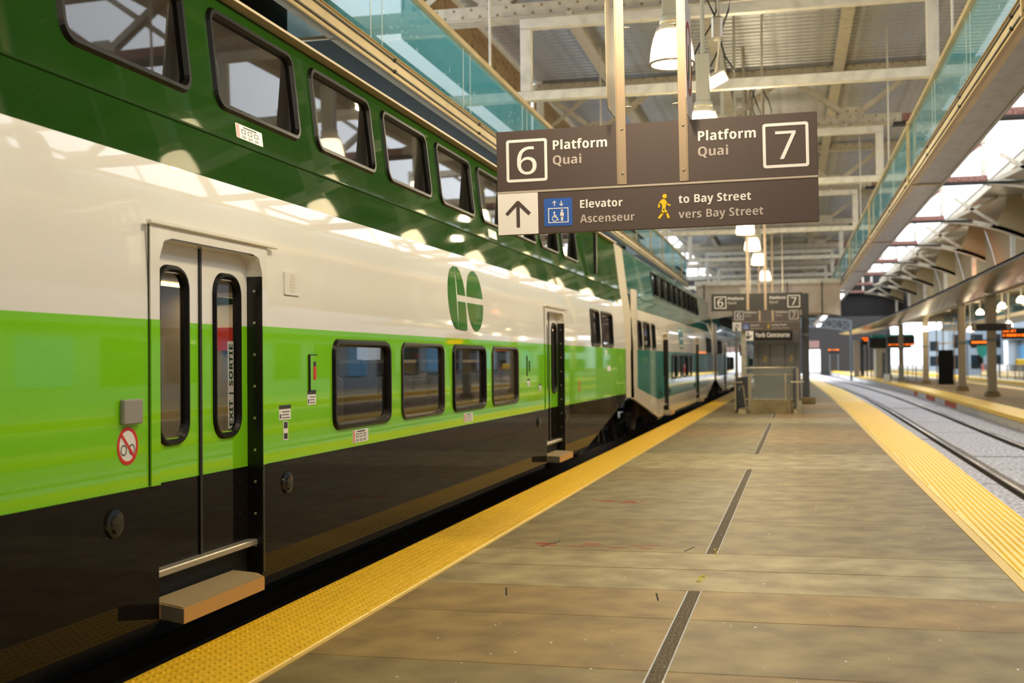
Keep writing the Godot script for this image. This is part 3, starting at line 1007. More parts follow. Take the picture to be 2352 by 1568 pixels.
	# rivets where they can be seen
	if i >= 2 and i <= 4:
		var cap := [0]
		rivet_row(t, -6.3, 2.6, 7.475, 0.141, 0.30, cap)
		rivet_row(t, -6.15, 2.6, 7.36, 0.141, 0.30, cap)
		rivet_row(t, -6.2, 6.1, 8.71, 0.131, 0.30, cap)
		rivet_row(t, -6.05, 6.1, 8.58, 0.131, 0.30, cap)
		rivet_row(t, 2.9, 6.2, 7.41, 0.141, 0.36, cap)
		for x in [-4.7, -1.55, 1.55]:
			for s in [-1.0, 1.0]: rivet_row(t, x + s * 0.1 - 0.01, x + s * 0.1 + 0.01, 7.62, 0.12, 1.0, cap)

func portal(z: float, i: int, label: String) -> void:
	var t := thing("portal_frame", label, "frame", Vector3(dx(0, z), 0, z), "white frames below the trusses")
	var xl := -4.12; var xr := 2.16
	var b := MB.new()
	b.slab(Vector3(xl - 0.09, 7.02, -0.08), Vector3(xr + 0.09, 7.19, 0.08), 0.012)
	part(t, "top_beam", b.done(), "steel_white")
	for x in [xl, xr]:
		b = MB.new()
		b.slab(Vector3(x - 0.09, 6.0, -0.07), Vector3(x + 0.09, 7.02, 0.07), 0.012)
		part(t, "leg", b.done(), "steel_white")
	b = MB.new()
	b.slab(Vector3(-5.6, 5.842, -0.08), Vector3(3.4, 6.0, 0.08), 0.012)
	part(t, "tie_beam", b.done(), "steel_white")
	for x in [-3.4, 1.4]:
		b = MB.new()
		b.slab(Vector3(x - 0.05, 7.19, -0.28), Vector3(x + 0.05, 7.27, 0.05))
		part(t, "hanger", b.done(), "steel_cream")

# ---------------------------------------------------------------- glass smoke hoods
const HOOD_JOINTS := [9.0, 5.6, 2.2, -1.2, -4.6, -8.0, -11.6, -15.2, -18.8, -22.4, -26.0, -29.6, -33.2, -36.8, -40.4, -44.0, -47.6, -50.6]

func smoke_hoods() -> void:
	hood(-4.12, -1.0, "left teal glass smoke hood hanging over the train", "left")
	hood(2.12, 1.0, "right teal glass smoke hood above the empty track", "right")

func hood(x: float, s: float, label: String, side: String) -> void:
	var t := thing("smoke_hood", label, "hood", Vector3.ZERO, "teal glass smoke hoods")
	var z0: float = HOOD_JOINTS[0]
	var z1: float = HOOD_JOINTS[-1] if s < 0 else -112.0
	var face := x - s * 0.0
	# channel with grooves for two cables
	part(t, "channel", long_bar(x + s * 0.06, 4.80, 0.12, 0.20, z0, z1), "channel_beige")
	part(t, "lower_lip", long_bar(x + s * 0.012, 4.692, 0.05, 0.016, z0, z1), "brass_edge")
	part(t, "upper_lip", long_bar(x + s * 0.045, 4.905, 0.14, 0.012, z0, z1), "brass_edge")
	part(t, "top_rail", long_bar(x + s * 0.03, 5.80, 0.08, 0.07, z0, z1), "channel_beige")
	for y in [4.745, 4.865]:
		var c := MB.new()
		c.tube([Vector3(dx(x - s * 0.012, z0), y, z0), Vector3(dx(x - s * 0.012, z1), y, z1)], 0.011, 6)
		part(t, "cable", c.done(), "cable_black")
	# glass panes
	var js := HOOD_JOINTS.duplicate()
	if s > 0:
		for k in 16: js.append(-54.4 - k * 3.6)
	for i in js.size() - 1:
		var za: float = js[i] - 0.01; var zb: float = js[i + 1] + 0.01
		part(t, "glass_pane", long_bar(x + s * 0.05, 5.34, 0.012, 0.86, za, zb), "teal_glass")
		var b := MB.new()
		if s > 0 and i % 3 == 0:
			b.bar(Vector3(dx(x - 0.01, za), 4.70, za), Vector3(dx(x - 0.01, za), 5.84, za), 0.05, 0.07, Vector3.BACK)
			part(t, "post", b.done(), "channel_beige")
		elif s < 0 and za < -30.0:
			b.bar(Vector3(dx(x + 0.0, za), 4.9, za), Vector3(dx(x + 0.0, za), 5.8, za), 0.03, 0.04, Vector3.BACK)
			part(t, "post", b.done(), "channel_beige")
		else:
			for o in [0.0, 0.35]:
				b.bar(Vector3(dx(x + s * 0.042, za - o), 4.91, za - o), Vector3(dx(x + s * 0.042, za - o), 5.77, za - o), 0.006, 0.012, Vector3.BACK)
			part(t, "joint_strip", b.done(), "drip")
		# cable clips
		b = MB.new()
		for y in [4.745, 4.865]: b.box(Vector3(dx(x - s * 0.014, za - 0.6), y, za - 0.6), Vector3(0.035, 0.035, 0.05), 0.004)
		part(t, "cable_clip", b.done(), "cable_black")
	# hanger rods from the roof
	for z in [-16.6, -27.0, -37.5]:
		var r := MB.new()
		r.tube([Vector3(dx(x + s * 0.02, z), 5.8, z), Vector3(dx(x + s * 0.02, z), 8.8, z)], 0.02, 6)
		part(t, "hanger_rod", r.done(), "steel_white")
	# soffit panels below, reaching over the track; some gaps in the left one are open and black
	var xi := x + s * 0.56
	var edges := js.duplicate()
	var gaps := [[-5.5, -10.66], [-31.9, -35.1], [-45.7, -50.0]]
	if s < 0:
		edges = [9.0, 5.6, 2.2, -1.2, -5.5, -10.66, -13.4, -17.0, -20.6, -24.2, -27.8, -31.9, -35.1, -38.6, -42.2, -45.7, -50.0, -50.6]
	for i in edges.size() - 1:
		var za: float = edges[i] - 0.004; var zb: float = edges[i + 1] + 0.004
		var b := MB.new()
		if s < 0:
			var open: bool = gaps.any(func(g): return absf(g[0] - edges[i]) < 0.01)
			var zc := za
			if not open:
				b.bar(Vector3(dx((x + xi) * 0.5, za), 4.73, za), Vector3(dx((x + xi) * 0.5, zb), 4.73, zb), absf(xi - x) - 0.02, 0.012)
				part(t, "soffit_panel", b.done(), "teal_soffit")
			else:
				for zz in [za, zb]:
					b = MB.new()
					b.bar(Vector3(dx(x, zz), 4.715, zz), Vector3(dx(xi, zz), 4.715, zz), 0.05, 0.03)
					part(t, "vent_edge", b.done(), "channel_beige")
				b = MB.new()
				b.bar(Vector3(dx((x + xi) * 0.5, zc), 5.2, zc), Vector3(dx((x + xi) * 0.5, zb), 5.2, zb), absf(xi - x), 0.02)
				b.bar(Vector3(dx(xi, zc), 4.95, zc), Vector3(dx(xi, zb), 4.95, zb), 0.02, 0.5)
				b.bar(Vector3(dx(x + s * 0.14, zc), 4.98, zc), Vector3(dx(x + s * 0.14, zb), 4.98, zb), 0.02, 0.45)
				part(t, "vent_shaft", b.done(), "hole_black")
		else:
			b.bar(Vector3(dx((x + xi) * 0.5, za), 4.73, za), Vector3(dx((x + xi) * 0.5, zb), 4.73, zb), absf(xi - x) - 0.004, 0.05)
			part(t, "soffit_panel", b.done(), "soffit_steel")
			if i % 3 == 0:
				b = MB.new()
				b.bar(Vector3(dx(x, za), 4.70, za), Vector3(dx(xi, za), 4.70, za), 0.10, 0.02)
				part(t, "cover_strip", b.done(), "brass_edge")
	part(t, "inner_lip", long_bar(xi, 4.72, 0.05 if s > 0 else 0.07, 0.06, z0, z1), "brass_edge" if s < 0 else "soffit_steel")
	# inner curb up to the roof slot
	part(t, "inner_wall", long_bar(xi + s * 0.02, 5.1, 0.03, 0.7, z0, z1), "soffit_steel")
	# water marks: short streaks on the panes
	rng.seed = 31
	var dr := MB.new()
	dr.lathe([Vector2(0.0, -1.0), Vector2(0.7, -0.5), Vector2(1.0, 0.2), Vector2(0.0, 1.0)], Transform3D(), 6)
	var dm := dr.done()
	var ps := []
	var clump := Vector3(0, 5.1, -11.0)
	for i in 260:
		if i % 13 == 0: clump = Vector3(0, rng.randf_range(4.98, 5.5), -10.0 - 34.0 * pow(rng.randf(), 1.4))
		var zz := clump.z + rng.randfn(0.0, 0.35)
		var yy := clampf(clump.y + rng.randfn(0.0, 0.14), 4.93, 5.74)
		var w := rng.randf_range(0.003, 0.008)
		var h := w * rng.randf_range(1.0, 5.0)
		ps.append(Transform3D(Basis(Vector3(0.002, 0, 0), Vector3(0, h, 0), Vector3(0, 0, w)), Vector3(dx(x + s * 0.042, zz), yy, zz)))
	stuff(t, "water_marks", dm, "drip", ps)

# ---------------------------------------------------------------- lamps over the platform
func lamps() -> void:
	var proto: Node3D = null
	var words := ["behind the viewer", "above the viewer", "the large one right behind the sign poles", "half hidden by the top edge of the platform sign", "hidden behind the platform sign, nearer", "hidden behind the platform sign, farther", "first of the row below the platform sign", "second of the row below the platform sign", "third of the row below the platform sign", "last of the row, beyond the tarpaulin edge"]
	for i in LAMP_Z.size():
		var at := Vector3(-1.18, 4.52, LAMP_Z[i])
		var label: String = "glowing glass bell lamp, " + words[i]
		var t: Node3D
		if proto == null:
			t = thing("bell_lamp", label, "lamp", at, "bell lamps over the platform")
			proto = t
			var b := MB.new()
			b.lathe([Vector2(0.222, 0.0), Vector2(0.222, 0.012), Vector2(0.218, 0.08), Vector2(0.205, 0.17), Vector2(0.180, 0.27), Vector2(0.150, 0.35), Vector2(0.115, 0.42)], Transform3D(), 28)
			part(t, "glass_bell", b.done(), "lamp_clear")
			b = MB.new()
			b.lathe([Vector2(0.206, 0.012), Vector2(0.203, 0.08), Vector2(0.190, 0.17), Vector2(0.166, 0.26), Vector2(0.140, 0.325)], Transform3D(), 28)
			part(t, "glowing_refractor", b.done(), "lamp_glass")
			b = MB.new()
			b.lathe([Vector2(0.140, 0.325), Vector2(0.112, 0.40), Vector2(0.108, 0.415)], Transform3D(), 28)
			part(t, "upper_shade", b.done(), "lamp_body")
			b = MB.new()
			b.lathe([Vector2(0.205, -0.004), Vector2(0.226, -0.004), Vector2(0.227, 0.012), Vector2(0.205, 0.010), Vector2(0.205, -0.004)], Transform3D(), 28)
			part(t, "rim", b.done(), "pole_metal")
			b = MB.new()
			b.lathe([Vector2(0.0, 0.03), Vector2(0.15, 0.035), Vector2(0.18, 0.06), Vector2(0.18, 0.12), Vector2(0.15, 0.24), Vector2(0.10, 0.31), Vector2(0.0, 0.32)], Transform3D(), 20)
			part(t, "bulb", b.done(), "lamp_bulb")
			b = MB.new()
			b.lathe([Vector2(0.122, 0.41), Vector2(0.120, 0.45), Vector2(0.105, 0.475), Vector2(0.0, 0.476)], Transform3D(), 24)
			part(t, "collar", b.done(), "lamp_body")
			b = MB.new()
			b.box(Vector3(0, 0.78, 0), Vector3(0.175, 0.62, 0.175), 0.012)
			part(t, "ballast_box", b.done(), "lamp_body")
			b = MB.new()
			b.tube([Vector3(0, 1.08, 0), Vector3(0, 4.35, 0)], 0.028, 8)
			part(t, "stem", b.done(), "lamp_body")
		else:
			t = dup(proto, "bell_lamp", at, label)
		var l := OmniLight3D.new()
		l.name = "light"
		l.light_color = LAMP_COL
		l.light_energy = LAMP_ENERGY
		l.light_size = 0.16
		l.omni_range = 60.0
		l.omni_attenuation = 2.0
		l.shadow_enabled = true
		t.add_child(l)
		l.position = Vector3(0, 0.2, 0)
	# a tilted fluorescent floodlight with loose cables above, and another farther on
	var k := 0
	for f in [[Vector3(-1.15, 5.64, -17.5), "tilted floodlight with loose cables right of the sign poles"], [Vector3(-0.75, 5.5, -25.4), "floodlight on a cable hanger hidden behind the sign"]]:
		var t := thing("floodlight", f[1], "lamp", f[0], "floodlights")
		var lx := Vector3(0.90, 0.42, 0.1).normalized()
		var ly := -(Vector3(0.30, -0.62, 0.72) - lx * lx.dot(Vector3(0.30, -0.62, 0.72))).normalized()
		var bs := Basis(lx, ly, lx.cross(ly))
		var b := MB.new()
		b.prism(PackedVector2Array([Vector2(-0.20, 0.0), Vector2(0.20, 0.0), Vector2(0.14, 0.10), Vector2(-0.14, 0.10)]), Transform3D(bs, Vector3.ZERO), -0.09, 0.09)
		part(t, "housing", b.done(), "lamp_body")
		b = MB.new()
		b.box(bs * Vector3(0, -0.012, 0), Vector3(0.37, 0.02, 0.15), 0.004, bs)
		part(t, "tube_window", b.done(), "lamp_bulb")
		b = MB.new()
		b.tube([Vector3(0.02, 0.08, 0), Vector3(0.1, 0.6, 0.1), Vector3(0.06, 1.3, 0.05), Vector3(0.08, 3.3, 0.0)], 0.022, 6)
		part(t, "bracket", b.done(), "steel_cream")
		for c in [[-0.10, 0.9], [-0.02, 0.7], [0.16, 0.8]]:
			b = MB.new()
			var pts := []
			for i in 9:
				var u := i / 8.0
				pts.append(Vector3(c[0] * (1.0 - u) * 2.0 + 0.14 * sin(u * 7.0 + c[0] * 20.0), 0.1 + u * 1.9, 0.1 * cos(u * 5.0)))
			b.tube(pts, 0.012, 6)
			part(t, "cable", b.done(), "cable_black")
		b = MB.new()
		b.box(Vector3(0.06, 0.75, 0.08), Vector3(0.16, 0.34, 0.14), 0.03)
		part(t, "gear_box", b.done(), "sill_metal")
		var l := AreaLight3D.new()
		l.name = "light"
		l.light_color = LAMP_COL
		l.light_energy = 2.5
		l.area_size = Vector2(0.36, 0.14)
		l.area_range = 60.0
		l.shadow_enabled = true
		t.add_child(l)
		l.transform = Transform3D(bs * Basis(Vector3.RIGHT, -PI / 2), bs * Vector3(0, -0.03, 0))

# ---------------------------------------------------------------- the train
const SIDE := -3.55          # x of the near side wall
const LEAN := 0.11345        # the upper side leans in by 6.5 degrees
const LINE_TOP := 2.785      # top of the white band
const LINE_MID := 1.863      # bottom of the white band
const LINE_LOW := 0.925      # top of the skirt
const CREASE := 3.095
const BOW := 0.16

func side_xf(depth := 0.0) -> Transform3D:       # (u along the car, height, outwards)
	return Transform3D(Basis(Vector3.FORWARD, Vector3.UP, Vector3.RIGHT), Vector3(SIDE + depth, 0, 0))

func lean_xf(depth := 0.0) -> Transform3D:
	var y := Vector3(-sin(LEAN), cos(LEAN), 0)
	var z := Vector3(cos(LEAN), sin(LEAN), 0)
	return Transform3D(Basis(Vector3.FORWARD, y, z), Vector3(bow(CREASE), CREASE, 0) + z * depth)

# the side is upright up to 1.9 m and bows inwards above
func bow(y: float) -> float:
	var h := clampf(y - 1.9, 0.0, LINE_TOP - 1.9)
	return SIDE - BOW * h * h * 0.5 - maxf(0.0, y - LINE_TOP) * 0.176

func bow_n(y: float) -> Vector3:
	return Vector3(1, BOW * maxf(0.0, y - 1.9), 0).normalized()

# upright frame of reference tilted to lie on the bowed side between two heights
func bow_xf(y0: float, y1: float, out := 0.0) -> Transform3D:
	var up := (Vector3(bow(y1), y1, 0) - Vector3(bow(y0), y0, 0)).normalized()
	var z := Vector3(up.y, -up.x, 0)
	return Transform3D(Basis(Vector3.FORWARD, up, z), Vector3(bow(y0), y0, 0) - up * y0 + z * out)

func bowed_wall(b: MB, L: float, y0: float, y1: float, holes: Array) -> void:
	var ys := [y0]
	for y in [1.91, 2.05, 2.18, 2.33, 2.42, 2.51, 2.64, 2.72, 2.85, 2.93, 3.0]:
		if y > y0 + 0.001 and y < y1 - 0.001: ys.append(y)
	ys.append(y1)
	for i in ys.size() - 1:
		var ya: float = ys[i]; var yb: float = ys[i + 1]
		var at := 0.0
		for h in holes + [Rect2(L, 0, 1, 9)]:
			if h.position.y > (ya + yb) * 0.5 or h.end.y < (ya + yb) * 0.5: continue
			if h.position.x > at:
				b.smooth_quad(Vector3(bow(ya), ya, -at), Vector3(bow(ya), ya, -h.position.x), Vector3(bow(yb), yb, -h.position.x), Vector3(bow(yb), yb, -at), bow_n(ya), bow_n(ya), bow_n(yb), bow_n(yb))
			at = h.end.x

func train() -> void:
	var green := {"top": "green_dark", "mid": "paint_white", "low": "green_light", "skirt": "skirt_brown", "low_y": LINE_LOW, "doors": [[6.81, 8.15], [17.55, 18.89]],
		"low_win": [9.415, 11.08, 12.745, 14.41], "win_w": 1.36, "up_win": [6.09, 7.78, 9.46, 11.14, 12.83, 14.51, 16.2, 17.88, 19.56], "mezz": [[21.41, 22.41], [22.6, 23.99]], "post": false}
	var teal := {"top": "teal_dark", "mid": "paint_cream", "low": "teal_paint", "skirt": "paint_cream", "low_y": 0.62, "doors": [[5.85, 7.1], [16.3, 17.5]],
		"low_win": [8.15, 9.85, 11.6, 13.3], "win_w": 1.3, "up_win": [5.0, 6.65, 8.3, 9.95, 11.6, 13.25, 14.9, 16.55, 18.2], "mezz": [[0.75, 1.55], [1.85, 3.1], [3.45, 4.25], [21.4, 22.4], [22.7, 23.9]], "post": true}
	car(0.65, green, true, "double-deck commuter car nearest the viewer, green and white with a dark brown skirt")
	car(-26.25, teal, false, "second commuter car in teal and cream livery behind the green one")
	car(-53.15, teal, false, "third commuter car, far down the train, teal and cream")
	car(-80.05, green, false, "last commuter car in sight at the far end of the train")

func wide_bands(t: Node3D, lv: Dictionary, L: float, detail: bool) -> void:
	var d: Array = lv.doors
	var s := side_xf()
	var b := MB.new()
	# upper part: short vertical strip, leaning window band, roof
	b.quad(Vector3(bow(LINE_TOP), LINE_TOP, 0), Vector3(bow(LINE_TOP), LINE_TOP, -L), Vector3(bow(CREASE), CREASE, -L), Vector3(bow(CREASE), CREASE, 0), Vector3.RIGHT)
	var hl := []
	for u in lv.up_win: hl.append(Rect2(u + 0.04, 0.191 + 0.04, lv.win_w - 0.08 + 0.02, 0.70 - 0.08))
	b.wall(lean_xf(), 0, L, 0.0, 0.95, hl)
	var rp := [Vector2(bow(CREASE) - 0.1081, CREASE + 0.9439), Vector2(-3.79, 4.095), Vector2(-3.86, 4.155), Vector2(-3.98, 4.24), Vector2(-4.3, 4.36), Vector2(-4.65, 4.43), Vector2(-5.05, 4.46), Vector2(-5.45, 4.43), Vector2(-5.8, 4.36), Vector2(-6.12, 4.24), Vector2(-6.44, 4.0)]
	for i in rp.size() - 1:
		if i == 5:
			part(t, "upper_side", b.done(), lv.top)
			b = MB.new()
		var p: Vector2 = rp[i]; var q: Vector2 = rp[i + 1]
		var n0 := Vector3(0.3, 1, 0); var n1 := n0
		var pm: Vector2 = rp[maxi(i - 1, 0)]; var qn: Vector2 = rp[mini(i + 2, rp.size() - 1)]
		n0 = Vector3(q.y - pm.y, pm.x - q.x, 0).normalized(); n1 = Vector3(qn.y - p.y, p.x - qn.x, 0).normalized()
		if i == 0: n0 = Vector3(cos(LEAN), sin(LEAN), 0)
		b.smooth_quad(Vector3(p.x, p.y, 0), Vector3(p.x, p.y, -L), Vector3(q.x, q.y, -L), Vector3(q.x, q.y, 0), n0, n0, n1, n1)
	part(t, "roof", b.done(), "roof_paint")
	b = MB.new()
	b.tube([Vector3(bow(CREASE) + 0.002, CREASE, 0), Vector3(bow(CREASE) + 0.002, CREASE, -L)], 0.011, 8)
	part(t, "belt_bead", b.done(), lv.top)
	# white band
	hl = []
	for m in lv.mezz: hl.append(Rect2(m[0] + 0.04, 1.87 + 0.04, m[1] - m[0] - 0.08, 0.68 - 0.08))
	for k in d: hl.append(Rect2(k[0], LINE_MID, k[1] - k[0], 2.33 - LINE_MID))
	hl.sort_custom(func(p, q): return p.position.x < q.position.x)
	b = MB.new()
	bowed_wall(b, L, LINE_MID, LINE_TOP, hl)
	part(t, "white_side", b.done(), lv.mid)
	# coloured lower band
	hl = []
	for u in lv.low_win: hl.append(Rect2(u + 0.04, 1.077 + 0.04, lv.win_w - 0.08, 0.725 - 0.08))
	for k in d: hl.append(Rect2(k[0], lv.low_y, k[1] - k[0], LINE_MID - lv.low_y))
	hl.sort_custom(func(p, q): return p.position.x < q.position.x)
	b = MB.new()
	if lv.post:
		b.wall(s, 4.65, L - 4.65, lv.low_y, LINE_MID, hl)
		for f in [[0.62, 4.65], [L - 0.62, L - 4.65]]:
			part(t, "lower_side", b.done(), lv.low)
			b = MB.new()
			b.prism(PackedVector2Array([Vector2(f[0], 1.0), Vector2(f[1], 0.62), Vector2(f[1], LINE_MID), Vector2(f[0], LINE_MID)]), s, -0.02, 0.0)
	else:
		b.wall(s, 0, L, lv.low_y, LINE_MID, hl)
	part(t, "lower_side", b.done(), lv.low)
	# skirt, cut away on a slant over the trucks
	hl = []
	for k in d: hl.append(Rect2(k[0], 0.16, k[1] - k[0], lv.low_y - 0.16))
	b = MB.new()
	b.wall(s, 4.65, L - 4.65, 0.16, lv.low_y, hl)
	for f in [[0.0, 4.65], [L, L - 4.65]]:
		if lv.post:
			b.prism(PackedVector2Array([Vector2(f[0], 0.78), Vector2(f[1], 0.16), Vector2(f[1], 0.62), Vector2(lerpf(f[0], f[1], 0.133), 1.0), Vector2(lerpf(f[0], f[1], 0.133), LINE_MID), Vector2(f[0], LINE_MID)]), s, -0.06, 0.0)
		else:
			b.prism(PackedVector2Array([Vector2(f[0], 0.83), Vector2(f[1], 0.16), Vector2(f[1], lv.low_y), Vector2(f[0], lv.low_y)]), s, -0.06, 0.0)
	# tucked-in lower edge
	for r in [[4.65, d[0][0]], [d[0][1], d[1][0]], [d[1][1], L - 4.65]]:
		b.quad(s * Vector3(r[0], 0.16, 0), s * Vector3(r[1], 0.16, 0), s * Vector3(r[1], 0.08, -0.06), s * Vector3(r[0], 0.08, -0.06), Vector3(1, -0.4, 0))
	part(t, "skirt", b.done(), lv.skirt)
	# far side, ends, floor
	b = MB.new()
	var fs := Transform3D(Basis(Vector3.FORWARD, Vector3.UP, Vector3.RIGHT), Vector3(-6.5, 0, 0))
	hl = []
	for u in lv.low_win: hl.append(Rect2(u, 1.08, lv.win_w, 0.72))
	for k in d: hl.append(Rect2(k[0] + 0.15, 1.1, k[1] - k[0] - 0.3, 1.0))
	hl.sort_custom(func(p, q): return p.position.x < q.position.x)
	b.wall(fs, 0, L, 0.1, 2.45, hl)
	hl = []
	for u in lv.up_win: hl.append(Rect2(u, 3.25, lv.win_w, 0.7))
	b.wall(fs, 0, L, 2.45, 4.0, hl)
	part(t, "far_side", b.done(), "car_wall")
	b = MB.new()
	var end := PackedVector2Array([Vector2(SIDE, 0.8), Vector2(SIDE, 1.9), Vector2(bow(2.5), 2.5), Vector2(bow(CREASE), CREASE)])
	for p in rp: end.append(p)
	end.append(Vector2(-6.5, 3.0)); end.append(Vector2(-6.5, 0.8))
	b.prism(end, Transform3D(), -0.06, 0.0)
	part(t, "end_wall", b.done(), lv.mid)
	b = MB.new()
	b.prism(end, Transform3D(Basis(), Vector3(0, 0, -L)), 0.0, 0.06)
	part(t, "end_wall", b.done(), lv.mid)
	b = MB.new()
	b.slab(Vector3(-6.45, 0.30, -4.7), Vector3(-3.72, 0.40, -L + 4.7))
	b.slab(Vector3(-6.45, 0.95, -0.1), Vector3(-3.6, 1.02, -4.7))
	b.slab(Vector3(-6.45, 0.95, -L + 4.7), Vector3(-3.6, 1.02, -L + 0.1))
	part(t, "underfloor", b.done(), "undercar")
	if lv.post:
		b = MB.new()
		for u in [0.0, L - 0.62]:
			b.slab(Vector3(SIDE - 0.05, 1.0, -u), Vector3(SIDE + 0.006, CREASE + 0.1, -u - 0.62))
		part(t, "corner_post", b.done(), lv.mid)

func window(t: Node3D, u0: float, u1: float, v0: float, v1: float, xf: Transform3D, alu: bool, pane: String, label := "") -> void:
	var w := 0.045 if alu else 0.062
	var b := MB.new()
	b.ring(rrect(u0, v0, u1, v1, 0.115, 5), rrect(u0 + w, v0 + w, u1 - w, v1 - w, 0.07, 5), xf, -0.035, 0.016 if alu else 0.024, 0.3)
	var f := part(t, "window", b.done(), "gasket_alu" if alu else "gasket", Vector3.ZERO, label)
	b = MB.new()
	# panes stand nearly upright, also in the leaning side
	var top := xf * Vector3(u0, v1 - 0.03, -0.018)
	var foot := xf * Vector3(u0, v0 + 0.03, -0.018)
	if xf.basis.y.x < -0.05: foot.x = top.x + (top.y - foot.y) * 0.015
	var du := Vector3.FORWARD * (u1 - u0 - 0.03)
	b.quad(foot + Vector3.FORWARD * 0.03, foot + du, top + du, top + Vector3.FORWARD * 0.03, Vector3.RIGHT)
	part(f, "pane", b.done(), pane)

func door(t: Node3D, u0: float, u1: float, lv: Dictionary, detail: bool) -> void:
	var s := side_xf()
	var um := (u0 + u1) * 0.5
	var rec := -0.10
	var b := MB.new()
	# reveal of the opening
	b.quad(s * Vector3(u0, 2.33, 0), s * Vector3(u1, 2.33, 0), s * Vector3(u1, 2.33, rec - 0.04), s * Vector3(u0, 2.33, rec - 0.04), Vector3.DOWN)
	for c in [[u0, 1.0], [u1, -1.0]]:
		var fil := PackedVector2Array([Vector2(c[0], 2.33), Vector2(c[0], 2.20)])
		for k in 6:
			var a := k / 5.0 * PI / 2
			fil.append(Vector2(c[0] + c[1] * 0.13 * (1.0 - cos(a)), 2.20 + 0.13 * sin(a)))
		b.prism(fil, s, rec, 0.0)
	part(t, "door_reveal", b.done(), lv.mid)
	for c in [[u0, Vector3.FORWARD], [u1, Vector3.BACK]]:
		for h in [[0.2, lv.low_y, lv.skirt], [lv.low_y, LINE_MID, lv.low], [LINE_MID, 2.33, lv.mid]]:
			b = MB.new()
			b.quad(s * Vector3(c[0], h[0], 0), s * Vector3(c[0], h[1], 0), s * Vector3(c[0], h[1], rec - 0.04), s * Vector3(c[0], h[0], rec - 0.04), c[1])
			part(t, "door_jamb", b.done(), h[2])
	# raised surround and rain gutter
	b = MB.new()
	b.prism(PackedVector2Array([Vector2(u0 - 0.10, LINE_MID), Vector2(u0, LINE_MID), Vector2(u0, 2.22), Vector2(u0 + 0.05, 2.32), Vector2(u0 + 0.14, 2.34), Vector2(u1 - 0.14, 2.34), Vector2(u1 - 0.05, 2.32), Vector2(u1, 2.22), Vector2(u1, LINE_MID), Vector2(u1 + 0.08, LINE_MID), Vector2(u1 + 0.08, 2.40), Vector2(u0 - 0.10, 2.40)]), s, -0.03, 0.012)
	part(t, "door_surround", b.done(), lv.mid)
	b = MB.new()
	b.slab(Vector3(SIDE, 2.40, -u0 + 0.13), Vector3(SIDE + 0.035, 2.425, -u1 - 0.21), 0.006)
	part(t, "rain_gutter", b.done(), lv.mid)
	b = MB.new()
	b.slab(Vector3(SIDE, 0.93, -u0 + 0.108), Vector3(SIDE + 0.004, 2.40, -u0 + 0.098))
	part(t, "panel_seam", b.done(), "seam_dark")
	for c in [[u0 - 0.098, u0], [u1, u1 + 0.06]]:
		b = MB.new()
		b.wall(side_xf(0.014), c[0], c[1], lv.low_y, LINE_MID)
		b.quad(s * Vector3(c[0], lv.low_y, 0), s * Vector3(c[0], LINE_MID, 0), s * Vector3(c[0], LINE_MID, 0.014), s * Vector3(c[0], lv.low_y, 0.014), Vector3.BACK)
		part(t, "door_surround", b.done(), lv.low)
	# leaves
	var dxf := side_xf(rec)
	for k in 2:
		var a := u0 - 0.02 if k == 0 else um + 0.002
		var z := um - 0.002 if k == 0 else u1 + 0.02
		var wu := u0 + 0.14 if k == 0 else um + 0.17
		var hole := Rect2(wu + 0.04, 1.12 + 0.05, 0.39 - 0.08, 1.085 - 0.10)
		b = MB.new()
		b.wall(dxf, a, z, LINE_MID, 2.36, [Rect2(hole.position.x, LINE_MID, hole.size.x, hole.end.y - LINE_MID)])
		var leaf := part(t, "door_leaf", b.done(), lv.mid)
		b = MB.new()
		b.wall(dxf, a, z, lv.low_y - 0.01, LINE_MID, [Rect2(hole.position.x, hole.position.y, hole.size.x, LINE_MID - hole.position.y)])
		part(leaf, "leaf_panel", b.done(), lv.low)
		b = MB.new()
		b.wall(dxf, a, z, 0.42, lv.low_y - 0.01)
		part(leaf, "leaf_panel", b.done(), lv.skirt)
		b = MB.new()
		b.ring(rrect(wu, 1.12, wu + 0.39, 2.205, 0.14, 6), rrect(wu + 0.045, 1.165, wu + 0.345, 2.16, 0.105, 6), dxf, -0.03, 0.02, 0.35)
		part(leaf, "window_gasket", b.done(), "gasket")
		b = MB.new()
		b.wall(side_xf(rec - 0.012), wu + 0.02, wu + 0.37, 1.14, 2.185)
		part(leaf, "pane", b.done(), "window_glass" if detail else "window_tinted")
	b = MB.new()
	b.slab(Vector3(SIDE + rec, 0.42, -um + 0.016), Vector3(SIDE + rec + 0.012, 2.34, -um - 0.016), 0.003)
	part(t, "door_seam", b.done(), "rubber")
	# black rubber guide with bolts on the far jamb
	b = MB.new()
	b.slab(Vector3(SIDE - 0.105, 0.2, -u1 + 0.005), Vector3(SIDE + 0.012, 2.20, -u1 - 0.03), 0.004)
	var guide := part(t, "jamb_guide", b.done(), "rubber")
	if detail:
		for k in 9:
			var q := MB.new()
			q.lathe([Vector2(0.011, 0), Vector2(0.009, 0.006), Vector2(0, 0.007)], Transform3D(Basis(Vector3.RIGHT, Vector3.BACK, Vector3.DOWN), Vector3(SIDE - 0.045, 0.38 + k * 0.215, -u1 + 0.006)), 8)
			part(guide, "bolt", q.done(), "bolt_metal")
	# sill, dark pocket, folding step
	b = MB.new()
	b.slab(Vector3(SIDE + rec - 0.02, 0.385, -u0), Vector3(SIDE - 0.03, 0.425, -u1), 0.006)
	part(t, "door_sill", b.done(), "sill_metal")
	b = MB.new()
	b.quad(Vector3(SIDE + rec - 0.01, 0.1, -u0 - 0.0), Vector3(SIDE + rec - 0.01, 0.40, -u0), Vector3(SIDE + rec - 0.01, 0.40, -u1), Vector3(SIDE + rec - 0.01, 0.1, -u1), Vector3.RIGHT)
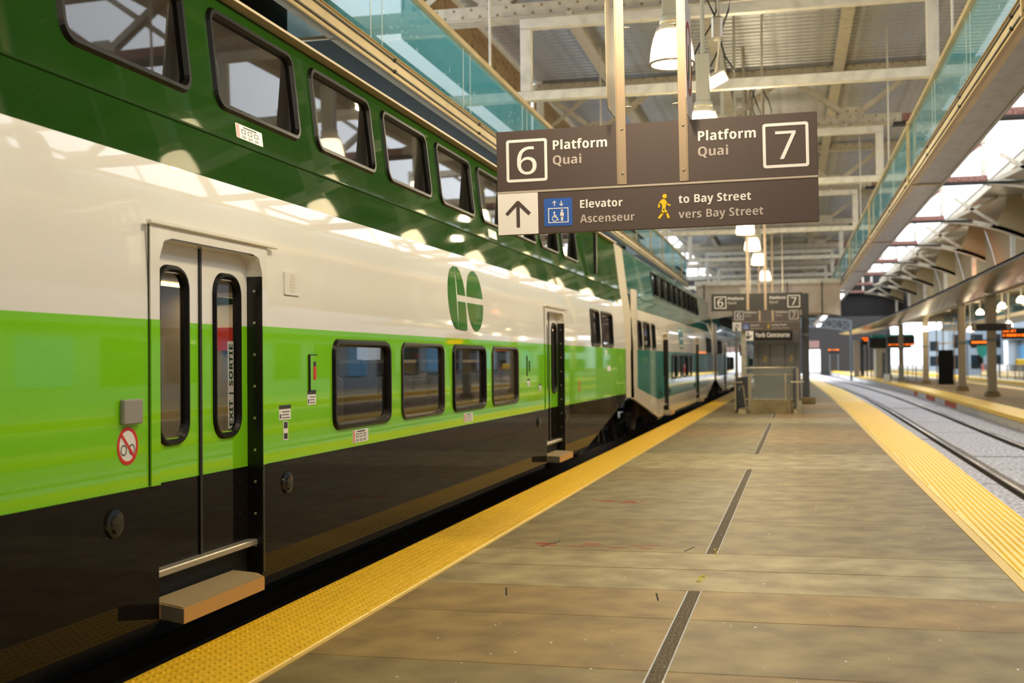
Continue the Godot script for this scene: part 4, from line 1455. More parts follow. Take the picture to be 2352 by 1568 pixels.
	part(t, "step_pocket", b.done(), "undercar")
	var plan := PackedVector2Array([Vector2(-0.10, -u0 - 0.01), Vector2(-0.10, -u0 - 1.12), Vector2(0.10, -u0 - 1.06), Vector2(0.205, -u0 - 0.94), Vector2(0.205, -u0 + 0.09), Vector2(0.006, -u0 - 0.01)])
	var flat := Transform3D(Basis(Vector3.RIGHT, Vector3.BACK, Vector3.UP), Vector3(SIDE, 0, 0))
	b = MB.new()
	b.prism(plan, flat, 0.165, 0.246)
	var st := part(t, "door_step", b.done(), "step_edge")
	b = MB.new()
	var inner := PackedVector2Array()
	for p in plan: inner.append(Vector2(p.x - 0.018 if p.x > 0.05 else p.x, lerpf(p.y, -um, 0.03)))
	b.prism(inner, flat, 0.245, 0.251)
	part(st, "tread", b.done(), "step_tread")
	b = MB.new()
	b.prism(PackedVector2Array([Vector2(0.006, -u0 - 0.012), Vector2(0.203, -u0 + 0.087), Vector2(0.205, -u0 + 0.094), Vector2(0.006, -u0 - 0.005)]), flat, 0.164, 0.247)
	part(st, "corner_plate", b.done(), "sill_metal")

func truck(t: Node3D, u: float) -> void:
	var b := MB.new()
	for s in [-1.25, 1.25]:
		b.lathe([Vector2(0.0, -0.07), Vector2(0.40, -0.07), Vector2(0.44, -0.03), Vector2(0.44, 0.05), Vector2(0.34, 0.07), Vector2(0.30, 0.03), Vector2(0.12, 0.03), Vector2(0.10, 0.09), Vector2(0.0, 0.09)], Transform3D(Basis(Vector3.UP, Vector3.RIGHT, Vector3.BACK), Vector3(-4.30, 0.18, -u + s)), 24)
	var w := part(t, "wheelset", b.done(), "undercar_rust")
	b = MB.new()
	b.bar(Vector3(-4.0, 0.30, -u - 1.7), Vector3(-4.0, 0.30, -u + 1.7), 0.14, 0.20)
	b.box(Vector3(-3.98, 0.42, -u), Vector3(0.22, 0.34, 0.7), 0.03)
	for s in [-1.25, 1.25]: b.box(Vector3(-3.96, 0.18, -u + s), Vector3(0.16, 0.28, 0.32), 0.04)
	part(t, "truck_frame", b.done(), "undercar")
	b = MB.new()
	for s in [-0.55, 0.55]:
		b.tube([Vector3(-3.9, 0.25, -u + s), Vector3(-3.9, 0.75, -u + s)], 0.11, 10)
	b.bar(Vector3(-3.85, 0.62, -u - 1.1), Vector3(-3.82, 0.02, -u - 1.55), 0.10, 0.05)
	b.bar(Vector3(-3.85, 0.66, -u + 1.0), Vector3(-3.82, 0.0, -u + 1.3), 0.10, 0.05)
	b.bar(Vector3(-3.8, 0.5, -u - 0.8), Vector3(-3.8, 0.05, -u - 0.82), 0.07, 0.12)
	part(t, "suspension", b.done(), "undercar_rust")

func car(z: float, lv: Dictionary, detail: bool, label: String) -> void:
	var L := 25.7
	var t := thing("railway_car", label, "train car", Vector3(0, 0, z), "cars of the commuter train")
	wide_bands(t, lv, L, detail)
	var pane := "window_glass" if detail else "window_tinted"
	var i := 0
	for u in lv.low_win:
		window(t, u, u + lv.win_w, 1.077, 1.802, side_xf(), i % 2 == 1, pane)
		i += 1
	for u in lv.up_win: window(t, u, u + lv.win_w + 0.02, 0.191, 0.891, lean_xf(), false, pane)
	for m in lv.mezz: window(t, m[0], m[1], 1.87, 2.55, bow_xf(1.87, 2.55), false, "window_tinted")
	for d in lv.doors: door(t, d[0], d[1], lv, detail)
	for u in [3.1, L - 3.1]: truck(t, u)
	# gangway bellows behind the car
	var b := MB.new()
	for k in 5: b.box(Vector3(-5.05, 2.2, -L - 0.15 - k * 0.2), Vector3(1.3, 2.5, 0.12), 0.02)
	part(t, "gangway", b.done(), "rubber")
	# small round marker lenses on the skirt
	for u in [lv.doors[0][0] - 0.46, lv.doors[0][1] + 0.41, lv.doors[1][0] - 0.55, lv.doors[1][1] + 0.1]:
		b = MB.new()
		b.lathe([Vector2(0.085, 0), Vector2(0.08, 0.012), Vector2(0.055, 0.016), Vector2(0.05, 0.026), Vector2(0.0, 0.03)], Transform3D(Basis(Vector3.BACK * 1.0, Vector3.RIGHT, Vector3.UP * 0.95), Vector3(SIDE, 0.765, -u)), 16)
		part(t, "marker_lens", b.done(), "lens_dark")
	if not detail:
		logo(t, 11.1 if lv.post else 12.6, "teal_paint" if lv.post else "logo_green")
		return
	cabin(t, lv, L)
	logo(t, 13.36, "logo_green")
	car_fittings(t)

func cabin(t: Node3D, lv: Dictionary, L: float) -> void:
	var b := MB.new()
	b.slab(Vector3(-6.4, 4.16, -0.2), Vector3(-3.9, 4.2, -L + 0.2))
	b.bar(Vector3(-3.78, 4.08, -0.2), Vector3(-3.78, 4.08, -L + 0.2), 0.18, 0.02)
	part(t, "upper_ceiling", b.done(), "car_ceiling")
	b = MB.new()
	b.slab(Vector3(-6.45, 2.16, -4.7), Vector3(-3.68, 2.22, -L + 4.7))
	part(t, "upper_floor", b.done(), "car_ceiling")
	b = MB.new()
	b.slab(Vector3(-6.45, 0.40, -4.7), Vector3(-3.72, 0.43, -L + 4.7))
	part(t, "lower_floor", b.done(), "car_floor")
	b = MB.new()
	for u in [4.75, L - 4.75]: b.slab(Vector3(-6.45, 0.4, -u), Vector3(-3.7, 2.16, -u - 0.04))
	part(t, "bulkhead", b.done(), "car_wall")
	for f in [[-3.86, 4.13], [-4.1, 2.135]]:
		b = MB.new()
		b.slab(Vector3(f[0] - 0.03, f[1], -5.0), Vector3(f[0] + 0.03, f[1] + 0.02, -L + 5.0))
		part(t, "light_strip", b.done(), "cabin_strip")
	# lights of the strips
	for f in [[-3.86, 4.10, -12.5, 14.0, 1.6], [-4.1, 2.10, -12.5, 14.0, 5.0]]:
		var l := AreaLight3D.new()
		l.name = "light"
		l.light_color = Color(1.0, 0.88, 0.66)
		l.light_energy = f[4]
		l.area_size = Vector2(0.06, f[3])
		l.shadow_enabled = true
		t.add_child(l)
		l.transform = Transform3D(Basis(Vector3.RIGHT, -PI / 2), Vector3(f[0], f[1], f[2]))
	# luggage rail along the upper windows
	b = MB.new()
	b.slab(Vector3(-6.42, 3.3, -0.5), Vector3(-6.36, 3.5, -L + 0.5))
	part(t, "wall_trim", b.done(), "sill_metal")
	# seats: shell and cushion of each, two abreast
	b = MB.new()
	b.box(Vector3(0, 0.70, 0), Vector3(0.92, 0.74, 0.10), 0.04)
	b.box(Vector3(0, 0.38, 0.22), Vector3(0.92, 0.14, 0.46), 0.04)
	for s in [-0.22, 0.22]: b.box(Vector3(s, 1.12, 0.0), Vector3(0.26, 0.18, 0.09), 0.035)
	var seat := b.done()
	for y in [0.43, 2.22]:
		var n := 0
		var u := 9.3 if y < 1.0 else 6.2
		while u < (16.0 if y < 1.0 else 20.4):
			for x in [-4.2, -5.9]:
				var o := part(t, "seat", seat, "seat_blue" if n % 3 != 1 else "seat_shell", Vector3(x, y, -u))
				if n % 2 == 1: o.rotation.y = PI
			u += 0.82
			n += 1
	# door vestibule: panel with notices, curved grab pole, yellow handle
	var um := 7.48
	b = MB.new()
	b.slab(Vector3(-4.6, 0.43, -8.26), Vector3(-3.72, 2.16, -8.30))
	part(t, "vestibule_panel", b.done(), "car_wall")
	b = MB.new()
	b.slab(Vector3(-3.98, 1.75, -8.22), Vector3(-3.76, 2.10, -8.25))
	part(t, "notice", b.done(), "sticker_white")
	b = MB.new()
	b.slab(Vector3(-3.96, 2.02, -8.20), Vector3(-3.78, 2.07, -8.23))
	part(t, "notice", b.done(), "green_dark")
	b = MB.new()
	b.slab(Vector3(-3.90, 1.70, -8.20), Vector3(-3.78, 1.86, -8.23))
	part(t, "notice", b.done(), "print_red")
	b = MB.new()
	b.tube([Vector3(-3.92, 0.45, -7.9), Vector3(-3.92, 1.5, -7.9), Vector3(-3.90, 1.62, -7.93), Vector3(-3.84, 1.7, -8.0)], 0.018, 8)
	part(t, "grab_pole", b.done(), "sill_metal")
	b = MB.new()
	b.lathe([Vector2(0.0, -0.11), Vector2(0.05, -0.08), Vector2(0.06, 0.0), Vector2(0.05, 0.08), Vector2(0.0, 0.11)], Transform3D(Basis(), Vector3(-3.90, 1.48, -7.86)), 10)
	part(t, "door_handle", b.done(), "handle_yellow")
	b = MB.new()
	b.slab(Vector3(-3.674, 1.18, -7.905), Vector3(-3.671, 1.76, -7.985))
	var ex := part(t, "door_notice", b.done(), "sticker_white")
	text(ex, "EXIT | SORTIE", "green_dark", Transform3D(Basis(Vector3.UP, Vector3.BACK, Vector3.RIGHT), Vector3(-3.6705, 1.20, -7.972)), 0.052, 0.54, true, 0.001)

func logo(t: Node3D, u: float, m: String) -> void:
	# two letters made of cut discs: centre of the emblem at u, 1.96 to 2.64 high
	var s := bow_xf(1.96, 2.64, 0.008)
	var y0 := 1.96
	var h := 0.68
	var cy := y0 + h * 0.5
	var b := MB.new()
	# first letter: left half disc
	var p := PackedVector2Array()
	for k in 21:
		var a := PI / 2 + PI * k / 20.0
		p.append(Vector2(u - 0.385 + cos(a) * 0.325, cy + sin(a) * h * 0.5))
	b.prism(p, s, 0.0, 0.0025)
	part(t, "emblem", b.done(), m)
	b = MB.new()
	p = PackedVector2Array([Vector2(u - 0.345, cy + 0.035)])
	for k in 11:
		var a := 0.10 + (PI / 2 - 0.10) * k / 10.0
		p.append(Vector2(u - 0.345 + cos(a) * 0.315, cy + sin(a) * h * 0.5))
	b.prism(p, s, 0.0, 0.0025)
	part(t, "emblem", b.done(), m)
	b = MB.new()
	b.prism(PackedVector2Array([Vector2(u - 0.345, y0), Vector2(u - 0.03, y0), Vector2(u - 0.03, cy - 0.035), Vector2(u - 0.345, cy - 0.035)]), s, 0.0, 0.0025)
	part(t, "emblem", b.done(), m)
	# second letter: a disc cut by a level bar
	for sg in [1.0, -1.0]:
		b = MB.new()
		p = PackedVector2Array()
		for k in 21:
			var a := 0.10 + (PI - 0.2) * k / 20.0
			p.append(Vector2(u + 0.365 + cos(a) * 0.345, cy + sg * sin(a) * h * 0.5))
		b.prism(p, s, 0.0, 0.0025)
		part(t, "emblem", b.done(), m)

func sticker(t: Node3D, u0: float, u1: float, v0: float, v1: float, xf: Transform3D, kind: int, label: String) -> void:
	var b := MB.new()
	b.prism(rrect(u0, v0, u1, v1, 0.006, 2), xf, 0.0, 0.002)
	var o := part(t, "sticker", b.done(), "sticker_white", Vector3.ZERO, label)
	var w := u1 - u0; var h := v1 - v0
	b = MB.new()
	if kind == 0:      # dark heading, text lines
		b.slab(xf * Vector3(u0, v1 - h * 0.26, 0.002), xf * Vector3(u1, v1, 0.003))
		for k in 3: b.slab(xf * Vector3(u0 + w * 0.25, v0 + h * (0.12 + 0.2 * k), 0.002), xf * Vector3(u1 - w * (0.1 + 0.1 * (k % 2)), v0 + h * (0.17 + 0.2 * k), 0.003))
		b.slab(xf * Vector3(u0 + w * 0.06, v0 + h * 0.12, 0.002), xf * Vector3(u0 + w * 0.16, v0 + h * 0.4, 0.003))
	else:              # three pictograms in a row, heading line, red edge
		b.wall(Transform3D(xf.basis, xf * Vector3(0, 0, 0.0026)), u0 + w * 0.28, u1 - w * 0.22, v1 - h * 0.2, v1 - h * 0.1)
		for k in 3:
			var c := u0 + w * (0.28 + 0.24 * k)
			b.ring(rrect(c - w * 0.08, v0 + h * 0.4, c + w * 0.08, v0 + h * 0.7, 0.004, 1), rrect(c - w * 0.06, v0 + h * 0.45, c + w * 0.06, v0 + h * 0.65, 0.003, 1), xf, 0.002, 0.0028)
			for r in 2: b.wall(Transform3D(xf.basis, xf * Vector3(0, 0, 0.0026)), c - w * 0.08, c + w * 0.08, v0 + h * (0.1 + 0.1 * r), v0 + h * (0.15 + 0.1 * r))
		var q := MB.new()
		q.wall(Transform3D(xf.basis, xf * Vector3(0, 0, 0.0026)), u0 + w * 0.015, u0 + w * 0.13, v0 + h * 0.04, v1 - h * 0.04)
		part(o, "red_edge", q.done(), "print_pink")
	part(o, "print", b.done(), "print_dark")

func car_fittings(t: Node3D) -> void:
	var s := side_xf()
	# pictogram stickers under windows (u = 0.65 - z)
	sticker(t, 9.85, 10.21, 0.955, 1.06, s, 1, "white pictogram sticker under the first lower window")
	sticker(t, 13.17, 13.54, 0.955, 1.05, s, 1, "white pictogram sticker under the third lower window")
	sticker(t, 8.05, 8.46, 0.045, 0.145, lean_xf(), 1, "white pictogram sticker under the second upper window")
	sticker(t, 14.8, 15.2, 0.045, 0.145, lean_xf(), 1, "white pictogram sticker under a far upper window")
	sticker(t, 8.43, 8.63, 1.21, 1.315, s, 0, "white notice with black heading right of the door")
	sticker(t, 8.93, 9.09, 1.30, 1.405, s, 0, "white notice below the emergency handle box")
	var b := MB.new()
	b.prism(rrect(8.50, 1.065, 8.58, 1.20, 0.004, 2), s, 0.0, 0.002)
	var o := part(t, "sticker", b.done(), "sticker_white", Vector3.ZERO, "narrow white strip sticker")
	b = MB.new()
	b.slab(s * Vector3(8.51, 1.075, 0.002), s * Vector3(8.57, 1.115, 0.003))
	b.slab(s * Vector3(8.51, 1.15, 0.002), s * Vector3(8.57, 1.195, 0.003))
	part(o, "print", b.done(), "print_dark")
	# emergency handle box: green lid, black gap, red lever
	b = MB.new()
	b.prism(rrect(8.97, 1.41, 9.11, 1.67, 0.01, 2), s, 0.0, 0.012)
	o = part(t, "handle_box", b.done(), "green_light")
	b = MB.new()
	b.slab(s * Vector3(8.952, 1.40, 0.0), s * Vector3(8.97, 1.675, 0.013))
	b.slab(s * Vector3(8.97, 1.668, 0.0), s * Vector3(9.10, 1.676, 0.013))
	b.slab(s * Vector3(9.02, 1.585, 0.012), s * Vector3(9.07, 1.62, 0.0135))
	part(o, "gap", b.done(), "rubber")
	b = MB.new()
	b.slab(s * Vector3(9.02, 1.485, 0.008), s * Vector3(9.07, 1.585, 0.016), 0.003)
	part(o, "red_lever", b.done(), "print_red")
	# the same box by the far door
	b = MB.new()
	b.slab(s * Vector3(16.28, 1.42, 0.0), s * Vector3(16.30, 1.69, 0.01))
	b.slab(s * Vector3(16.42, 1.48, 0.0), s * Vector3(16.45, 1.62, 0.01))
	part(t, "handle_box", b.done(), "rubber")
	sticker(t, 16.3, 16.45, 1.28, 1.38, s, 0, "small notice by the far door")
	sticker(t, 17.05, 17.2, 1.2, 1.3, s, 0, "small notice left of the far door")
	# loudspeaker grille
	b = MB.new()
	b.prism(rrect(8.53, 2.10, 8.79, 2.265, 0.01, 2), s, -0.01, 0.008)
	o = part(t, "speaker_grille", b.done(), "paint_white")
	b = MB.new()
	for k in 9:
		var v := 2.12 + k * 0.0155
		var hw := 0.045 * sqrt(maxf(0.05, 1.0 - pow((k - 4.0) / 4.6, 2.0)))
		b.slab(s * Vector3(8.66 - hw, v, 0.0075), s * Vector3(8.66 + hw, v + 0.0045, 0.0095))
	part(o, "slots", b.done(), "tarp")
	# plain steel box left of the door
	b = MB.new()
	b.slab(s * Vector3(6.41, 1.285, 0.0), s * Vector3(6.60, 1.42, 0.03), 0.006)
	part(t, "junction_box", b.done(), "box_grey", Vector3.ZERO, "plain grey metal box")
	# no-bicycles disc
	b = MB.new()
	var c := Vector2(6.485, 1.168)
	b.prism(circle(c, 0.103, 28), s, 0.0, 0.002)
	o = part(t, "no_bicycles_sign", b.done(), "sticker_white", Vector3.ZERO, "round red and white no bicycles sticker")
	b = MB.new()
	b.ring(circle(c, 0.104, 28), circle(c, 0.083, 28), s, 0.002, 0.0032)
	for st in strip2([c + Vector2(-0.06, 0.06), c + Vector2(0.06, -0.06)], 0.018): b.prism(st, s, 0.003, 0.0042)
	part(o, "red_ring", b.done(), "print_red")
	b = MB.new()
	for k in [Vector2(-0.04, -0.022), Vector2(0.042, -0.022)]:
		b.ring(circle(c + k, 0.030, 16), circle(c + k, 0.023, 16), s, 0.002, 0.003)
	for ln in [[Vector2(-0.04, -0.022), Vector2(-0.02, 0.02), Vector2(0.026, 0.02), Vector2(0.042, -0.022)], [Vector2(-0.02, 0.02), Vector2(0.0, -0.022), Vector2(0.026, 0.02)], [Vector2(0.026, 0.02), Vector2(0.022, 0.036), Vector2(0.036, 0.04)], [Vector2(-0.034, 0.032), Vector2(-0.012, 0.032)], [Vector2(-0.04, -0.022), Vector2(0.0, -0.022)]]:
		for st in strip2(ln, 0.008): b.prism(st, s, 0.002, 0.003)
	part(o, "bicycle", b.done(), "print_dark")
	# red ring sticker and small plates near the far end
	b = MB.new()
	b.ring(circle(Vector2(20.2, 1.20), 0.09, 20), circle(Vector2(20.2, 1.20), 0.06, 20), s, 0.0, 0.002)
	part(t, "sticker", b.done(), "print_red", Vector3.ZERO, "small red ring sticker")
	for k in [[23.0, 1.72, 0.16], [23.2, 1.42, 0.42]]:
		b = MB.new()
		b.prism(rrect(k[0], k[1], k[0] + k[2], k[1] + 0.1, 0.005, 1), s, 0.0, 0.002)
		part(t, "sticker", b.done(), "sticker_white", Vector3.ZERO, "small pale plate at the far end")
	b = MB.new()
	b.slab(s * Vector3(22.2, 3.2, -0.08), s * Vector3(22.26, 3.95, -0.02))
	part(t, "grab_rail", b.done(), "rubber")

# ---------------------------------------------------------------- signs
func signs() -> void:
	platform_sign(Vector3(-2.186, 2.553, -8.7), true, "sign_brown", "large brown hanging sign with 6 and 7, nearest the viewer", 0.55, true)
	platform_sign(Vector3(-2.24, 2.575, -32.0), false, "sign_black", "small dark hanging sign with 6 and 7 only, second along the platform", 0.0, false)
	platform_sign(Vector3(-2.285, 2.63, -43.0), true, "sign_brown", "brown hanging sign with 6 and 7 and two rows, third along the platform", 0.0, false)
	# sign over the stairs
	var t := thing("stairs_sign", "black York Concourse sign with a white down arrow over the stairs", "sign", Vector3(-2.08, 2.335, -46.2))
	var b := MB.new()
	b.slab(Vector3(0, 0, -0.06), Vector3(1.84, 0.41, 0.0), 0.004)
	part(t, "panel", b.done(), "sign_black")
	b = MB.new()
	b.slab(Vector3(0.0, 0.005, 0.0), Vector3(0.40, 0.395, 0.004))
	part(t, "arrow_field", b.done(), "sign_white")
	arrow(t, Vector2(0.20, 0.20), -0.13, "print_dark", 0.05)
	for x in [0.3, 1.5]:
		b = MB.new()
		b.tube([Vector3(x, 0.4, -0.03), Vector3(x, 6.52, -0.03)], 0.015, 6)
		part(t, "hanger_rod", b.done(), "steel_cream")
	text(t, "York Concourse", "sign_white", Transform3D(Basis(), Vector3(0.47, 0.13, 0.001)), 0.17, 1.27)

func arrow(t: Node3D, c: Vector2, half: float, m: String, w: float) -> void:
	var b := MB.new()
	var h := half
	for st in strip2([c + Vector2(0, -h * 0.95), c + Vector2(0, h * 0.85)], w): b.prism(st, Transform3D(), 0.003, 0.006)
	for st in strip2([c + Vector2(-h * 0.85, h * 0.02), c + Vector2(0, h * 0.88)], w): b.prism(st, Transform3D(), 0.003, 0.0065)
	for st in strip2([c + Vector2(h * 0.85, h * 0.02), c + Vector2(0, h * 0.88)], w): b.prism(st, Transform3D(), 0.003, 0.007)
	part(t, "arrow", b.done(), m)

func platform_sign(at: Vector3, two: bool, m: String, label: String, tilt: float, near: bool) -> void:
	var t := thing("platform_sign", label, "sign", at, "hanging platform signs")
	t.rotation_degrees.z = tilt
	var W := 2.336
	var b := MB.new()
	b.slab(Vector3(0, 0.326, -0.05), Vector3(W, 0.778, 0.0), 0.003)
	part(t, "upper_panel", b.done(), m)
	if two:
		b = MB.new()
		b.slab(Vector3(0, 0, -0.05), Vector3(W, 0.309, 0.0), 0.003)
		part(t, "lower_panel", b.done(), m)
		b = MB.new()
		b.slab(Vector3(0, 0.309, -0.05), Vector3(W, 0.326, 0.006), 0.003)
		part(t, "divider_rail", b.done(), "sign_line")
	# hangers: bent channels with bolts
	for k in [[0.916, 0.980, 1.0], [1.364, 1.422, -1.0]]:
		b = MB.new()
		var top := 6.3
		b.slab(Vector3(k[0], 0.332, 0.0), Vector3(k[1], top, 0.008), 0.002)
		b.slab(Vector3(k[0] - 0.008 if k[2] > 0 else k[1], 0.338, -0.045), Vector3(k[0] if k[2] > 0 else k[1] + 0.008, top, 0.006), 0.001)
		var h := part(t, "hanger", b.done(), "pole_metal")
		if near:
			for y in [0.415, 0.739]:
				var q := MB.new()
				q.lathe([Vector2(0.012, 0), Vector2(0.011, 0.005), Vector2(0.006, 0.009), Vector2(0, 0.010)], Transform3D(Basis(Vector3.RIGHT, Vector3.BACK, Vector3.DOWN), Vector3((k[0] + k[1]) * 0.5 + 0.003, y, 0.008)), 10)
				part(h, "bolt", q.done(), "bolt_metal")
			for y in [0.905, 1.49]:
				var q := MB.new()
				var x0: float = k[1] if k[2] > 0 else k[0]
				q.tube([Vector3(x0, y, -0.02), Vector3(x0 + 0.042 * k[2], y, -0.02)], 0.0065, 6)
				q.tube([Vector3(x0 + 0.006 * k[2], y, -0.02), Vector3(x0 + 0.020 * k[2], y, -0.02)], 0.013, 6)
				part(h, "side_bolt", q.done(), "bolt_metal")
	# printed fields
	for k in [[0.075, 0.388], [1.958, 2.277]]:
		b = MB.new()
		b.ring(rrect(k[0], 0.393, k[1], 0.711, 0.02, 4), rrect(k[0] + 0.021, 0.414, k[1] - 0.021, 0.690, 0.006, 4), Transform3D(), 0.0, 0.003)
		part(t, "number_frame", b.done(), "sign_white")
	text(t, "6", "sign_white", Transform3D(Basis(), Vector3(0.158, 0.449, 0.001)), 0.205, 0.148, false)
	text(t, "7", "sign_white", Transform3D(Basis(), Vector3(2.046, 0.453, 0.001)), 0.199, 0.142, false)
	for k in [[0.433, 0.406], [1.502, 0.410]]:
		text(t, "Platform", "sign_white", Transform3D(Basis(), Vector3(k[0], 0.619, 0.001)), 0.069, k[1])
		text(t, "Quai", "sign_grey", Transform3D(Basis(), Vector3(k[0] - 0.002, 0.508, 0.001)), 0.066, 0.215)
	if two:
		b = MB.new()
		b.slab(Vector3(0.004, 0.002, 0.0), Vector3(0.311, 0.309, 0.004))
		part(t, "arrow_field", b.done(), "sign_white")
		arrow(t, Vector2(0.159, 0.153), 0.100, "sign_brown", 0.026)
		b = MB.new()
		b.prism(rrect(0.357, 0.051, 0.570, 0.258, 0.014, 4), Transform3D(), 0.0, 0.003)
		part(t, "lift_field", b.done(), "sign_blue")
		b = MB.new()
		var X := Transform3D(Basis(), Vector3(0, 0, 0.003))
		b.ring(rrect(0.388, 0.075, 0.541, 0.186, 0.001, 1), rrect(0.3945, 0.0815, 0.5345, 0.1795, 0.001, 1), X, 0.0, 0.002)
		for a in [[0.436, 1.0], [0.488, -1.0]]:
			var c := Vector2(a[0], 0.219)
			for st in strip2([c - Vector2(0, 0.017), c + Vector2(0, 0.017)], 0.006): b.prism(st, X, 0.0, 0.002)
			for st in strip2([c + Vector2(-0.013, 0.005 * a[1]), c + Vector2(0, 0.018 * a[1]), c + Vector2(0.013, 0.005 * a[1])], 0.006): b.prism(st, X, 0.0, 0.0022)
		# person in a wheelchair and a standing person
		b.prism(circle(Vector2(0.434, 0.152), 0.0075, 10), X, 0.0, 0.002)
		b.ring(circle(Vector2(0.437, 0.107), 0.0215, 16), circle(Vector2(0.437, 0.107), 0.0165, 16), X, 0.0, 0.002)
		for st in strip2([Vector2(0.433, 0.143), Vector2(0.434, 0.118), Vector2(0.452, 0.117), Vector2(0.460, 0.095), Vector2(0.468, 0.097)], 0.007): b.prism(st, X, 0.0, 0.0021)
		for st in strip2([Vector2(0.434, 0.133), Vector2(0.450, 0.132)], 0.005): b.prism(st, X, 0.0, 0.0021)
		b.prism(circle(Vector2(0.492, 0.164), 0.0085, 10), X, 0.0, 0.002)
		b.prism(rrect(0.479, 0.118, 0.505, 0.153, 0.005, 2), X, 0.0, 0.002)
		b.slab(Vector3(0.484, 0.088, 0.003), Vector3(0.4915, 0.125, 0.005)); b.slab(Vector3(0.4925, 0.088, 0.003), Vector3(0.50, 0.125, 0.005))
		part(t, "lift_pictogram", b.done(), "sign_white")
		# walking figure
		b = MB.new()
		b.prism(circle(Vector2(1.253, 0.232), 0.0165, 14), Transform3D(), 0.001, 0.004)
		b.prism(PackedVector2Array([Vector2(1.222, 0.196), Vector2(1.240, 0.213), Vector2(1.258, 0.208), Vector2(1.262, 0.165), Vector2(1.254, 0.133), Vector2(1.232, 0.133), Vector2(1.234, 0.165)]), Transform3D(), 0.001, 0.004)
		for k in [[[Vector2(1.236, 0.205), Vector2(1.214, 0.180), Vector2(1.209, 0.153)], 0.013], [[Vector2(1.256, 0.198), Vector2(1.268, 0.175), Vector2(1.292, 0.163)], 0.012], [[Vector2(1.240, 0.138), Vector2(1.236, 0.108), Vector2(1.209, 0.074)], 0.017], [[Vector2(1.247, 0.138), Vector2(1.266, 0.110), Vector2(1.279, 0.074)], 0.017]]:
			for st in strip2(k[0], k[1]): b.prism(st, Transform3D(), 0.001, 0.0042)
		part(t, "walking_figure", b.done(), "sign_yellow")
		text(t, "Elevator", "sign_white", Transform3D(Basis(), Vector3(0.629, 0.176, 0.001)), 0.058, 0.315)
		text(t, "Ascenseur", "sign_grey", Transform3D(Basis(), Vector3(0.627, 0.067, 0.001)), 0.058, 0.404)
		text(t, "to Bay Street", "sign_white", Transform3D(Basis(), Vector3(1.352, 0.176, 0.001)), 0.058, 0.516)
		text(t, "vers Bay Street", "sign_grey", Transform3D(Basis(), Vector3(1.350, 0.066, 0.001)), 0.058, 0.602)
	if not near: return
	# two plates fixed to the sides of the hangers, the right one with a ring sign
	var px := Transform3D(Basis(Vector3.FORWARD, Vector3.UP, Vector3.RIGHT), Vector3.ZERO)
	b = MB.new()
	b.prism(PackedVector2Array([Vector2(-0.23, 0.93), Vector2(-0.18, 0.86), Vector2(0.16, 0.86), Vector2(0.21, 0.93), Vector2(0.21, 1.60), Vector2(0.16, 1.67), Vector2(-0.18, 1.67), Vector2(-0.23, 1.60)]), px, 0.876, 0.882)
	part(t, "side_plate", b.done(), "disc_back")
	b = MB.new()
	b.prism(PackedVector2Array([Vector2(-0.20, 0.90), Vector2(-0.14, 0.79), Vector2(0.20, 0.79), Vector2(0.26, 0.90), Vector2(0.26, 1.55), Vector2(0.20, 1.66), Vector2(-0.14, 1.66), Vector2(-0.20, 1.55)]), px, 1.438, 1.445)
	var pl := part(t, "side_plate", b.done(), "sign_grey")
	b = MB.new()
	b.ring(circle(Vector2(0.03, 1.225), 0.225, 32, 0.27), circle(Vector2(0.03, 1.225), 0.185, 32, 0.225), px, 1.445, 1.447)
	part(pl, "red_ring", b.done(), "chalk_red")
	b = MB.new()
	b.prism(circle(Vector2(0.03, 1.29), 0.04, 12), px, 1.445, 1.447)
	for st in strip2([Vector2(0.02, 1.25), Vector2(0.0, 1.12), Vector2(-0.06, 1.02)], 0.07): b.prism(st, px, 1.445, 1.4472)
	part(pl, "figure", b.done(), "print_dark")
	b = MB.new()
	for st in strip2([Vector2(0.08, 1.22), Vector2(0.10, 1.08)], 0.035): b.prism(st, px, 1.445, 1.4472)
	part(pl, "yellow_mark", b.done(), "sign_yellow")

